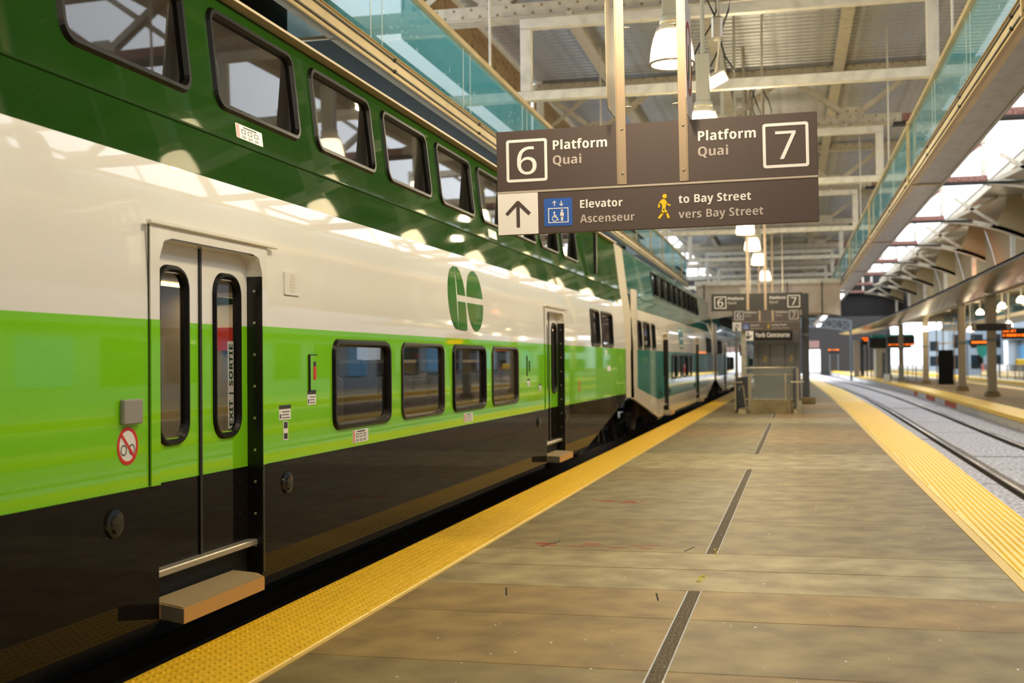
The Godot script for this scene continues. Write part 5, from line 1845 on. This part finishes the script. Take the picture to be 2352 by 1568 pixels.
# ---------------------------------------------------------------- stairs, lift tower, tarpaulin
func stairs() -> void:
	# parapet and glass screen round the stair opening
	var t := thing("stair_enclosure", "glass and steel screen on a concrete curb round the stairs down to the concourse", "railing", Vector3(-0.86, 0, -36.8))
	var b := MB.new()
	b.slab(Vector3(-0.66, -0.02, -0.15), Vector3(0.66, 0.38, 0.15), 0.015)
	part(t, "curb", b.done(), "concrete_pale")
	for x in [-0.93, 0.68]:
		b = MB.new()
		b.prism(PackedVector2Array([Vector2(-0.02, -0.02), Vector2(5.6, -0.02), Vector2(5.6, 0.22), Vector2(0.15, 0.14)]), Transform3D(Basis(Vector3.FORWARD, Vector3.UP, Vector3.RIGHT), Vector3(x, 0, 0.45)), 0.0, 0.24)
		part(t, "curb", b.done(), "concrete_pale")
	b = MB.new()
	b.slab(Vector3(-0.66, 0.42, -0.006), Vector3(0.66, 1.36, 0.006))
	part(t, "glass_panel", b.done(), "clear_glass")
	for k in [[0.40, 0.44], [1.14, 1.17], [1.355, 1.385]]:
		b = MB.new()
		b.slab(Vector3(-0.78, k[0], -0.025), Vector3(0.74, k[1], 0.025), 0.008)
		part(t, "cross_rail", b.done(), "rail_stainless")
	for x in [-0.58, 0.45]:
		b = MB.new()
		b.slab(Vector3(x - 0.025, 0.36, -0.03), Vector3(x + 0.025, 1.2, 0.03), 0.006)
		part(t, "post", b.done(), "rail_stainless")
	for x in [-1.02, -0.62, 0.80]:
		b = MB.new()
		b.slab(Vector3(x - 0.02, 0.1, 0.30), Vector3(x + 0.02, 1.36 if x > 0 else 1.08, 0.36), 0.006)
		part(t, "post", b.done(), "rail_stainless")
	# dark perforated side screens with bolts
	for k in [[-1.0, -0.62, 0.16, 1.08], [0.70, 0.78, 0.12, 1.36]]:
		b = MB.new()
		b.bar(Vector3(k[0], (k[2] + k[3]) * 0.5, 0.30), Vector3(k[1], (k[2] + k[3]) * 0.5 + 0.03, -1.1), 0.03, k[3] - k[2])
		var s := part(t, "side_screen", b.done(), "mesh_green")
		b = MB.new()
		for i in 6: b.box(Vector3(lerpf(k[0], k[1], i * 0.16) + 0.02, 0.24 + 0.10 * (i % 2) + i * 0.01, 0.29 - i * 0.22), Vector3(0.03, 0.035, 0.035), 0.01)
		part(s, "bolts", b.done(), "rail_stainless")
	for k in [[-1.19, -0.80, 0.93], [-0.90, -0.82, 0.80], [0.60, 0.99, 0.94]]:
		b = MB.new()
		b.tube([Vector3(k[0], k[2] - 0.09, 0.5), Vector3(k[0], k[2], 0.5), Vector3(k[1], k[2] + 0.015, 0.5)], 0.021, 8)
		part(t, "handrail", b.done(), "rail_stainless")
	for k in [[-0.78, -0.68], [0.54, 0.56]]:
		b = MB.new()
		b.tube([Vector3(k[0], 0.86, 0.5), Vector3(k[1], 0.0, 0.5)], 0.02, 8)
		part(t, "handrail", b.done(), "pole_metal")
	b = MB.new()
	b.slab(Vector3(-0.64, 0.42, -5.0), Vector3(0.64, 1.30, -5.05))
	part(t, "rear_panel", b.done(), "tower_grey")
	# lift tower
	var w := thing("lift_tower", "dark grey lift tower with two small pale windows behind the stairs", "tower", Vector3(-0.82, 0, -46.6))
	b = MB.new()
	b.slab(Vector3(-0.88, 0.0, -2.4), Vector3(0.86, 3.4, 0.0), 0.02)
	part(w, "shaft", b.done(), "tower_grey")
	for x in [-0.70, -0.26, 0.30, 0.68]:
		b = MB.new()
		b.slab(Vector3(x - 0.015, 0.05, -0.01), Vector3(x + 0.015, 2.2, 0.012))
		part(w, "seam_strip", b.done(), "tower_dark")
	b = MB.new()
	b.slab(Vector3(-0.24, 0.3, 0.0), Vector3(0.28, 2.2, 0.014), 0.004)
	part(w, "door_panel", b.done(), "tower_grey")
	for x in [-0.45, 0.52]:
		b = MB.new()
		b.slab(Vector3(x - 0.06, 1.52, 0.0), Vector3(x + 0.06, 1.78, 0.02), 0.005)
		part(w, "pale_window", b.done(), "concrete_pale")
	# posts beside the tower
	var c := thing("platform_post", "dark square column on a stone foot at the right of the lift tower", "column", Vector3(0.22, 0, -44.6))
	b = MB.new()
	b.slab(Vector3(-0.12, 0.25, -0.25), Vector3(0.13, 4.0, 0.15), 0.02)
	part(c, "shaft", b.done(), "tower_dark")
	b = MB.new()
	b.slab(Vector3(-0.16, 0.0, -0.4), Vector3(0.33, 0.25, 0.25), 0.03)
	part(c, "foot", b.done(), "concrete")
	b = MB.new()
	b.slab(Vector3(-0.13, 2.45, -0.27), Vector3(0.15, 2.55, 0.17), 0.01)
	part(c, "collar", b.done(), "tower_grey")
	c = thing("platform_post", "slim grey post left of the lift tower in front of the train", "column", Vector3(-1.90, 0, -37.9))
	b = MB.new()
	b.slab(Vector3(-0.04, 0.5, -0.05), Vector3(0.04, 2.62, 0.05), 0.01)
	b.slab(Vector3(-0.07, 0.0, -0.08), Vector3(0.07, 0.5, 0.08), 0.01)
	part(c, "shaft", b.done(), "tower_grey")
	c = thing("platform_post", "cream square column beside the slim grey post left of the lift tower", "column", Vector3(-1.93, 0, -43.5))
	b = MB.new()
	b.slab(Vector3(-0.09, 0.0, -0.1), Vector3(0.09, 4.2, 0.1), 0.015)
	part(c, "shaft", b.done(), "steel_white")
	# tarpaulin-wrapped beam across the platform
	var k := thing("wrapped_beam", "beige tarpaulin wrapped round a beam across the platform between the glass hoods", "tarpaulin", Vector3(0, 0, -51.6))
	b = MB.new()
	var f := FastNoiseLite.new()
	f.seed = 4; f.frequency = 0.55
	var nx := 46; var ny := 12
	var pt := func(i: int, j: int) -> Vector3:
		var x := -4.25 + 5.95 * i / nx
		var v := float(j) / ny
		var sag := 0.10 * sin(x * 2.1) * (1.0 - v)
		return Vector3(x, 3.46 + sag + (4.80 - 3.46 - sag) * v, f.get_noise_2d(x * 2.0, v * 3.0) * 0.10 + 0.10 * (1.0 - v) * (1.0 - v))
	for i in nx:
		for j in ny: b.quad(pt.call(i, j), pt.call(i + 1, j), pt.call(i + 1, j + 1), pt.call(i, j + 1), Vector3.BACK)
		b.quad(pt.call(i, 0), pt.call(i + 1, 0), Vector3(-4.25 + 5.95 * (i + 1) / nx, 3.5, -1.4), Vector3(-4.25 + 5.95 * i / nx, 3.5, -1.4), Vector3.DOWN)
	b.quad(pt.call(0, 0), pt.call(0, ny), Vector3(-4.25, 4.8, -1.4), Vector3(-4.25, 3.5, -1.4), Vector3.LEFT)
	b.quad(pt.call(nx, 0), pt.call(nx, ny), Vector3(1.7, 4.8, -1.4), Vector3(1.7, 3.5, -1.4), Vector3.RIGHT)
	part(k, "tarpaulin", b.done(), "tarp")
	b = MB.new()
	b.slab(Vector3(-4.3, 4.78, -0.2), Vector3(1.75, 4.98, 0.16), 0.01)
	part(k, "beam", b.done(), "steel_white")
	for x in [-3.9, -0.45, 0.95]:
		b = MB.new()
		b.slab(Vector3(x - 0.02, 3.45, 0.12), Vector3(x + 0.02, 4.85, 0.17))
		part(k, "strap", b.done(), "cable_black")

# ---------------------------------------------------------------- beyond the right-hand track
func far_side() -> void:
	# long steel duct that runs above the second platform
	var t := thing("steel_duct", "long shiny steel duct hanging over the second platform on the right", "duct")
	var DUCT := [[12.0, 5.84], [-50.0, 5.84], [-67.0, 5.80], [-90.0, 5.45], [-110.0, 4.98], [-135.0, 3.9]]
	var z := -9.0
	while z > -128.0:
		var b := MB.new()
		var n := 6
		for s in 3:
			var za := z - s * 1.2; var zb := z - (s + 1) * 1.2 + (0.02 if s == 2 else 0.0)
			var xa := at_z(DUCT, za); var xb := at_z(DUCT, zb)
			for k in n:
				var u := float(k) / n; var w := float(k + 1) / n
				var ya := 4.30 - 0.10 * sin(PI * u); var yb := 4.30 - 0.10 * sin(PI * w)
				b.quad(Vector3(xa + 2.1 * u, ya, za), Vector3(xa + 2.1 * w, yb, za), Vector3(xb + 2.1 * w, yb, zb), Vector3(xb + 2.1 * u, ya, zb), Vector3.DOWN)
			b.quad(Vector3(xa, 4.30, za), Vector3(xa, 4.36, za), Vector3(xb, 4.36, zb), Vector3(xb, 4.30, zb), Vector3.LEFT)
			b.quad(Vector3(xa, 4.42, za), Vector3(xa + 2.1, 4.42, za), Vector3(xb + 2.1, 4.42, zb), Vector3(xb, 4.42, zb), Vector3.UP)
		part(t, "duct_panel", b.done(), "duct_steel")
		z -= 3.6
	var b := MB.new()
	along(DUCT, PackedVector2Array([Vector2(2.08, 4.22), Vector2(2.2, 4.22), Vector2(2.2, 4.45), Vector2(2.08, 4.45)]), -9.0, -128.0, 3.0, b)
	part(t, "side_rail", b.done(), "channel_beige")
	# columns on the second platform
	var words := ["nearest to the right edge", "second from the right edge", "third, behind the black mesh", "fourth, beyond the railings", "fifth, far away"]
	var i := 0
	for cz in [-53.2, -62.6, -80.0, -95.0, -108.0]:
		var c := thing("platform_column", "tan steel column on the second platform, " + words[i], "column", Vector3(7.8 if cz > -90 else 7.5, 0, cz), "columns of the second platform")
		b = MB.new()
		b.slab(Vector3(-0.17, 0.0, -0.17), Vector3(0.17, 4.22, 0.17), 0.03)
		part(c, "shaft", b.done(), "column_tan" if cz > -100 else "column_grey")
		b = MB.new()
		b.prism(PackedVector2Array([Vector2(-0.30, 0.0), Vector2(0.30, 0.0), Vector2(0.22, 0.22), Vector2(-0.22, 0.22)]), Transform3D(), -0.28, 0.28)
		part(c, "foot", b.done(), "concrete")
		b = MB.new()
		b.slab(Vector3(-0.19, 2.3, -0.19), Vector3(0.19, 2.42, 0.19), 0.01)
		part(c, "band", b.done(), "column_grey")
		i += 1
	# platform number sign 8 / 9
	t = thing("platform_sign", "small black sign with pale 8 and 9 beyond the nearest tan column", "sign", Vector3(6.83, 2.70, -51.8))
	b = MB.new()
	b.slab(Vector3(0, 0, -0.06), Vector3(1.55, 0.30, 0.0), 0.005)
	part(t, "panel", b.done(), "sign_black")
	text(t, "8", "sign_grey", Transform3D(Basis(), Vector3(0.03, 0.03, 0.001)), 0.24)
	text(t, "9", "sign_grey", Transform3D(Basis(), Vector3(1.34, 0.03, 0.001)), 0.24)
	for x in [0.55, 0.95]:
		b = MB.new()
		b.slab(Vector3(x - 0.02, 0.3, -0.04), Vector3(x + 0.02, 1.49, 0.0))
		part(t, "hanger", b.done(), "column_tan")
	# amber departure boards
	rng.seed = 55
	var boards := [[Vector3(8.95, 2.45, -58.0), 1.3, 0.5, 2, "departure board with amber text at the right picture edge"], [Vector3(5.55, 2.9, -114.0), 1.25, 0.75, 2, "departure board with amber text left of the lift beyond the track"], [Vector3(3.1, 2.25, -138.0), 1.3, 0.55, 1, "small departure board with amber text near the bright portal"], [Vector3(8.6, 2.25, -66.0), 1.1, 0.3, 1, "low departure board with amber text behind the nearest tan column"], [Vector3(7.4, 2.75, -107.4), 2.2, 0.8, 1, "wide black departure board beside the lift beyond the track"]]
	for k in boards:
		t = thing("departure_board", k[4], "display", k[0], "amber departure boards")
		b = MB.new()
		b.slab(Vector3(0, 0, -0.15), Vector3(k[1], k[2], 0.0), 0.01)
		part(t, "case", b.done(), "board_black")
		for x in [0.2, k[1] - 0.2]:
			b = MB.new()
			if k[0].z < -100.0: b.slab(Vector3(x - 0.03, -k[0].y - (0.4 if k[0].x < 4.0 else 0.0), -0.1), Vector3(x + 0.03, 0.0, -0.05))
			else: b.slab(Vector3(x - 0.02, k[2], -0.1), Vector3(x + 0.02, (4.86 if k[0].x > 8.0 else 4.19) - k[0].y, -0.06))
			part(t, "hanger", b.done(), "column_grey")
		for r in k[3]:
			b = MB.new()
			var x: float = 0.05
			var y: float = k[2] - 0.18 - r * 0.2 if k[1] < 2.0 else 0.02
			while x < k[1] - 0.1:
				var cw := rng.randf_range(0.03, 0.07)
				if rng.randf() < 0.82 and not (r == 0 and k[3] == 2 and x > k[1] * 0.45):
					b.ring(rrect(x, y, x + cw, y + 0.10, 0.002, 1), rrect(x + cw * 0.3, y + 0.03, x + cw * 0.7, y + 0.07, 0.002, 1), Transform3D(), 0.0, 0.004)
				x += cw + 0.015
			part(t, "amber_text", b.done(), "led_amber")
		var l := AreaLight3D.new()
		l.name = "light"
		l.light_color = Color(1.0, 0.42, 0.05)
		l.light_energy = 0.12
		l.area_size = Vector2(k[1] * 0.9, 0.2)
		l.shadow_enabled = true
		t.add_child(l)
		l.transform = Transform3D(Basis(Vector3.UP, PI), Vector3(k[1] * 0.5, k[2] * 0.5, 0.02))
		l.rotation = Vector3(0, PI, 0)
	# black mesh sheet in a frame
	t = thing("mesh_screen", "black mesh sheet hung low in a tall pale frame between the tan columns", "screen", Vector3(7.62, 0, -72.0))
	b = MB.new()
	for k in 15:
		var x := 0.07 + k * 0.055
		b.quad(Vector3(x, 0.12 + 0.06 * sin(k * 2.3), 0.03 * (k % 2)), Vector3(x + 0.055, 0.12 + 0.06 * sin(k * 2.3 + 2.3), 0.03 * ((k + 1) % 2)), Vector3(x + 0.055, 2.08, 0.03 * ((k + 1) % 2)), Vector3(x, 2.08, 0.03 * (k % 2)), Vector3.BACK)
	b.slab(Vector3(0.07, 0.12, -0.02), Vector3(0.89, 2.08, -0.01))
	part(t, "mesh_sheet", b.done(), "mesh_black")
	for x in [0.0, 0.36, 0.96]:
		b = MB.new()
		b.slab(Vector3(x - 0.03, 0.0 if x != 0.36 else 2.08, -0.06), Vector3(x + 0.03, 3.9, -0.02))
		part(t, "frame_post", b.done(), "column_tan")
	for y in [2.42, 3.55]:
		b = MB.new()
		b.slab(Vector3(-0.03, y, -0.06), Vector3(0.98, y + 0.07, -0.02))
		part(t, "frame_rail", b.done(), "rail_stainless")
	# lift beyond the track
	t = thing("lift_box", "pale steel lift with grey door on the far part of the second platform", "lift", Vector3(6.45, 0, -109.0))
	b = MB.new()
	b.slab(Vector3(0, 0, -2.2), Vector3(1.25, 2.55, 0.0), 0.03)
	part(t, "cabin", b.done(), "sill_metal")
	b = MB.new()
	b.slab(Vector3(0.55, 0.05, 0.0), Vector3(0.82, 2.15, 0.015))
	part(t, "door", b.done(), "column_grey")
	b = MB.new()
	b.slab(Vector3(-0.5, 2.55, -2.3), Vector3(3.0, 3.45, 0.05), 0.02)
	part(t, "canopy", b.done(), "board_black")
	b = MB.new()
	b.slab(Vector3(-0.3, 3.47, -1.0), Vector3(3.2, 3.72, 0.08), 0.02)
	part(t, "teal_fascia", b.done(), "facade_teal")
	# pillars by the bright end of the platform
	for k in [[4.85, -114.0, 0.5, "column_tan", "broad cream pillar at the sunlit end of the second platform"], [5.5, -115.5, 0.3, "wall_dark", "dark post beside the broad cream pillar"], [5.98, -114.5, 0.12, "wall_dark", "thin dark post left of the lift beyond the track"], [6.25, -112.5, 0.10, "board_black", "black post with a lamp beside the lift beyond the track"]]:
		t = thing("pillar", k[4], "column", Vector3(k[0], 0, k[1]))
		b = MB.new()
		b.slab(Vector3(0, 0, -0.2), Vector3(k[2], 3.3, 0.2), 0.02)
		part(t, "shaft", b.done(), k[3])
		b = MB.new()
		b.slab(Vector3(-0.04, 0, -0.24), Vector3(k[2] + 0.04, 0.12, 0.24), 0.02)
		part(t, "foot", b.done(), "concrete")
	# glass balustrade
	t = thing("glass_balustrade", "glass balustrade with steel rail on the second platform", "railing", Vector3(6.15, 0, -87.0))
	for k in 4:
		b = MB.new()
		b.slab(Vector3(k * 0.56 + 0.03, 0.12, -0.006), Vector3(k * 0.56 + 0.53, 1.05, 0.006))
		part(t, "glass_panel", b.done(), "clear_glass")
		b = MB.new()
		b.slab(Vector3(k * 0.56 - 0.03, 0, -0.03), Vector3(k * 0.56 + 0.03, 1.1, 0.03))
		part(t, "post", b.done(), "column_grey")
	b = MB.new()
	b.slab(Vector3(-0.05, 1.08, -0.03), Vector3(2.24, 1.14, 0.03), 0.01)
	part(t, "top_rail", b.done(), "rail_stainless")
	b = MB.new()
	b.slab(Vector3(-0.45, 0.02, -0.1), Vector3(-0.05, 0.55, 0.25), 0.04)
	single("planter_box", b.done(), "edge_white", "white box at the left end of the glass balustrade", "box").position = Vector3(6.15, 0, -87.0)
	# railing of the third platform
	t = thing("fence", "low wire railing along the third platform at the right edge", "railing")
	for k in 16:
		var zz := -62.0 - k * 3.0
		b = MB.new()
		b.slab(Vector3(at_z(EDGE2, zz) + 9.3, 0, zz - 0.03), Vector3(at_z(EDGE2, zz) + 9.36, 1.1, zz + 0.03))
		part(t, "post", b.done(), "column_grey")
	for y in [0.12, 1.08]:
		b = MB.new()
		along(EDGE2, PackedVector2Array([Vector2(9.31, y), Vector2(9.35, y), Vector2(9.35, y + 0.04), Vector2(9.31, y + 0.04)]), -62.0, -107.0, 3.0, b)
		part(t, "rail", b.done(), "rail_stainless")
	b = MB.new()
	along(EDGE2, PackedVector2Array([Vector2(9.326, 0.16), Vector2(9.334, 0.16), Vector2(9.334, 1.08), Vector2(9.326, 1.08)]), -62.0, -107.0, 3.0, b)
	part(t, "glass_sheet", b.done(), "clear_glass")
	# yellow box, red post
	t = thing("salt_box", "yellow grit box on the third platform between the two nearest tan columns", "box", Vector3(16.2, 0.55, -96.0))
	b = MB.new()
	b.slab(Vector3(-0.45, 0.35, -0.3), Vector3(0.45, 0.95, 0.3), 0.05)
	part(t, "body", b.done(), "yellow_box")
	b = MB.new()
	b.slab(Vector3(-0.4, -0.55, -0.25), Vector3(0.4, 0.35, 0.25), 0.03)
	part(t, "stand", b.done(), "edge_white")
	for k in [[17.0, -96.5, "red bollard beside the yellow grit box"], [7.0, -152.0, "red bollard at the sunlit end of the second platform"]]:
		t = thing("bollard", k[2], "bollard", Vector3(k[0], 0, k[1]))
		b = MB.new()
		b.tube([Vector3(0, 0, 0), Vector3(0, 1.25, 0)], 0.09, 12)
		part(t, "post", b.done(), "post_red")
		b = MB.new()
		b.tube([Vector3(0, 0.9, 0), Vector3(0, 1.02, 0)], 0.095, 12)
		part(t, "band", b.done(), "edge_white")
	# second teal hood far right
	t = thing("smoke_hood", "distant teal glass hood above the third platform at the right edge", "hood", Vector3.ZERO, "teal glass smoke hoods")
	for k in 8:
		b = MB.new()
		b.bar(Vector3(11.0, 4.4, -52.0 - k * 6.0), Vector3(11.0, 4.4, -57.9 - k * 6.0), 0.02, 0.9)
		part(t, "glass_pane", b.done(), "teal_glass")
		b = MB.new()
		b.slab(Vector3(10.97, 3.9, -52.0 - k * 6.0), Vector3(11.03, 4.9, -52.08 - k * 6.0))
		part(t, "post", b.done(), "channel_beige")
	b = MB.new()
	b.slab(Vector3(10.9, 3.75, -52), Vector3(11.1, 3.95, -100))
	part(t, "channel", b.done(), "channel_beige")
	b = MB.new()
	b.slab(Vector3(11.1, 3.75, -52), Vector3(13.0, 3.8, -100))
	part(t, "soffit_panel", b.done(), "duct_steel")
	# lamps of the other platforms
	i = 0
	var where := ["large, above the amber board at the right edge", "left of the large one at the right edge", "topmost at the right edge", "right of the nearest tan column, low", "low, between the two nearest tan columns", "low, farthest right, under the duct", "by the black mesh screen", "beyond the black mesh screen"]
	for k in [[9.6, 4.0, -62.0], [9.7, 4.0, -70.0], [9.8, 4.1, -58.0], [9.85, 3.3, -67.0], [9.45, 3.1, -72.0], [10.2, 3.15, -64.0], [7.6, 3.3, -78.0]]:
		t = thing("pendant_lamp", "small glowing lamp " + where[i], "lamp", Vector3(k[0], k[1], k[2]), "lamps of the second platform")
		b = MB.new()
		b.lathe([Vector2(0.0, -0.02), Vector2(0.2, 0.0), Vector2(0.21, 0.1), Vector2(0.12, 0.25), Vector2(0.0, 0.3)], Transform3D(), 14)
		part(t, "shade", b.done(), "lamp_glass")
		b = MB.new()
		b.tube([Vector3(0, 0.28, 0), Vector3(0, (4.86 if k[0] > 9.4 else 4.27) - k[1], 0)], 0.05, 6)
		part(t, "stem", b.done(), "lamp_body")
		if i % 2 == 0:
			var l := OmniLight3D.new()
			l.name = "light"
			l.light_color = LAMP_COL
			l.light_energy = 3.0
			l.light_size = 0.15
			l.omni_range = 60.0
			l.omni_attenuation = 2.0
			l.shadow_enabled = true
			t.add_child(l)
			l.position = Vector3(0, 0.1, 0)
		i += 1
	# strip lamps under the right hood
	i = 0
	for k in [[2.33, -57.0, -63.5], [2.38, -85.0, -92.0], [2.5, -104.0, -111.0]]:
		t = thing("strip_lamp", "glowing strip lamp under the right hood, %s" % ["beside the tarpaulin corner", "second, below the tarpaulin corner", "third, farthest"][i], "lamp", Vector3.ZERO, "strip lamps under the right hood")
		b = MB.new()
		b.bar(Vector3(dx(k[0], k[1]), 4.58, k[1]), Vector3(dx(k[0], k[2]), 4.58, k[2]), 0.28, 0.07)
		part(t, "diffuser", b.done(), "lamp_cool")
		b = MB.new()
		b.bar(Vector3(dx(k[0], k[1]), 4.64, k[1]), Vector3(dx(k[0], k[2]), 4.64, k[2]), 0.34, 0.06)
		part(t, "housing", b.done(), "lamp_body")
		var l := AreaLight3D.new()
		l.name = "light"
		l.light_color = Color(0.95, 0.97, 1.0)
		l.light_energy = 1.5
		l.area_size = Vector2(0.28, absf(k[2] - k[1]))
		l.shadow_enabled = true
		t.add_child(l)
		l.transform = Transform3D(Basis(Vector3.RIGHT, -PI / 2), Vector3(dx(k[0], (k[1] + k[2]) * 0.5), 4.55, (k[1] + k[2]) * 0.5))
		i += 1
	# far end: dark bridge with a bright opening over the track, pale buildings outside
	t = thing("wall_north", "dark bridge wall at the far end with a bright opening over the track", "wall", Vector3(0, 0, -170.0), "", "structure")
	b = MB.new()
	b.slab(Vector3(-30, -0.6, -3.0), Vector3(0.6, 8.0, 0.0))
	b.slab(Vector3(2.85, -0.6, -3.0), Vector3(12.0, 8.0, 0.0))
	b.slab(Vector3(0.6, 3.0, -3.0), Vector3(2.85, 8.0, 0.0))
	part(t, "bridge_wall", b.done(), "wall_dark")
	b = MB.new()
	b.slab(Vector3(0.7, 3.2, 0.0), Vector3(2.7, 4.2, 0.05))
	part(t, "pink_panel", b.done(), "pink_panel")
	var hs := [[16.5, -122.0, 5.0, 5.0, "facade_pale", "pale building wall far right behind the third platform"], [20.5, -168.0, 8.0, 6.0, "facade_pale", "pale low building beside the dark bridge"]]
	for k in hs:
		t = thing("building", k[5], "building", Vector3(k[0], -0.6, k[1]))
		b = MB.new()
		b.slab(Vector3(-k[2] * 0.5, 0, -4.0), Vector3(k[2] * 0.5, k[3], 0.0), 0.05)
		part(t, "wall", b.done(), k[4])
		for c in int(k[2] / 1.6):
			for r in 2:
				b = MB.new()
				b.slab(Vector3(-k[2] * 0.5 + 0.4 + c * 1.6, 1.2 + r * 2.0, 0.0), Vector3(-k[2] * 0.5 + 1.5 + c * 1.6, 2.5 + r * 2.0, 0.05), 0.02)
				part(t, "window", b.done(), "window_tinted")
	# long pale building front added to hide the low sky, with a gap of sky above the third platform
	t = thing("building", "long pale building front behind the third platform, dark windows, added to hide low sky", "building", Vector3(20.6, -0.6, 0))
	b = MB.new()
	b.slab(Vector3(0.0, 0, 13.5), Vector3(3.0, 7.4, -130.0))
	part(t, "wall", b.done(), "facade_pale")
	for k in 16:
		var zz := -38.0 - k * 5.5
		b = MB.new()
		b.slab(Vector3(-0.06, 1.4, zz), Vector3(0.02, 3.4, zz - 3.6), 0.02)
		part(t, "window", b.done(), "window_tinted" if k % 3 else "facade_blue")
	b = MB.new()
	b.slab(Vector3(-0.5, 3.9, 13.0), Vector3(0.0, 4.3, -130.0))
	part(t, "cornice", b.done(), "column_grey")
	# lattice arch below the gable
	t = thing("lattice_arch", "grey lattice arch truss at the far end over the track", "truss", Vector3(0, 0, -113.6))
	var up := []
	var dn := []
	for k in 9:
		var x := -3.0 + k * 0.95
		up.append(Vector3(x, 5.35 - 0.012 * pow(x - 0.5, 2.0), 0))
		dn.append(Vector3(x, 4.65 - 0.030 * pow(x - 0.5, 2.0), 0))
	for l in [up, dn]:
		b = MB.new()
		for k in 8: b.bar(l[k], l[k + 1], 0.2, 0.14)
		part(t, "chord", b.done(), "column_grey")
	for k in [0, 8]:
		b = MB.new()
		b.bar(up[k], Vector3(up[k].x, 0.0 if k == 0 else -0.4, 0), 0.2, 0.2, Vector3.BACK)
		part(t, "post", b.done(), "column_grey")
	for k in 8:
		b = MB.new()
		b.bar(up[k], dn[k + 1], 0.1, 0.10)
		b.bar(dn[k], up[k + 1], 0.1, 0.10)
		part(t, "diagonal", b.done(), "column_grey")
	t = thing("awning", "turquoise fabric awning between the two nearest tan columns", "awning", Vector3(13.7, 1.7, -101.0))
	b = MB.new()
	b.prism(PackedVector2Array([Vector2(0, 0.9), Vector2(0.9, 0.9), Vector2(0.75, 0.2), Vector2(0.4, -0.1), Vector2(0.05, 0.3)]), Transform3D(), -0.15, 0.15)
	part(t, "fabric", b.done(), "facade_teal")
	b = MB.new()
	b.slab(Vector3(-0.8, 1.0, -0.1), Vector3(0.9, 1.35, 0.1))
	part(t, "fascia", b.done(), "facade_blue")
	for x in [-0.7, 0.8]:
		b = MB.new()
		b.tube([Vector3(x, -1.7, 0), Vector3(x, 1.1, 0)], 0.05, 8)
		part(t, "post", b.done(), "column_grey")
	# one orange arch lamp; unseen warm ones added to light the tan panels
	i = 0
	for lz in [-25.0, -36.0, -47.0, -62.4, -69.0, -80.0, -91.0]:
		t = thing("arch_and_fill_lamp", "%s lamp at the arch post above the steel duct, %s" % ["orange" if i == 3 else "warm", ["nearest, added panel light, unseen", "second, added panel light, unseen", "third, added panel light behind duct", "showing above the duct", "fifth, added panel light behind duct", "sixth, added panel light behind duct", "farthest, added panel light behind duct"][i]], "lamp", Vector3(8.92 - 0.0075 * -lz, 5.55 if i == 3 else 4.95, lz + 0.35), "arch lamps")
		b = MB.new()
		b.lathe([Vector2(0.0, -0.1), Vector2(0.09, -0.08), Vector2(0.12, 0.0), Vector2(0.09, 0.08), Vector2(0.0, 0.1)], Transform3D(), 12)
		part(t, "globe", b.done(), "led_amber" if i == 3 else "lamp_glass")
		b = MB.new()
		b.bar(Vector3(0, 0, 0), Vector3(0.45, 0.0, 0.0), 0.05, 0.05)
		b.slab(Vector3(0.4, -0.1, -0.06), Vector3(0.9, 0.1, 0.06))
		part(t, "arm", b.done(), "column_grey")
		var lm := OmniLight3D.new()
		lm.name = "light"
		lm.light_color = Color(1.0, 0.55, 0.16) if i == 3 else LAMP_COL
		lm.light_energy = 1.1 if i == 3 else 1.3
		lm.light_size = 0.1
		lm.omni_range = 60.0
		lm.omni_attenuation = 2.0
		lm.shadow_enabled = true
		t.add_child(lm)
		i += 1
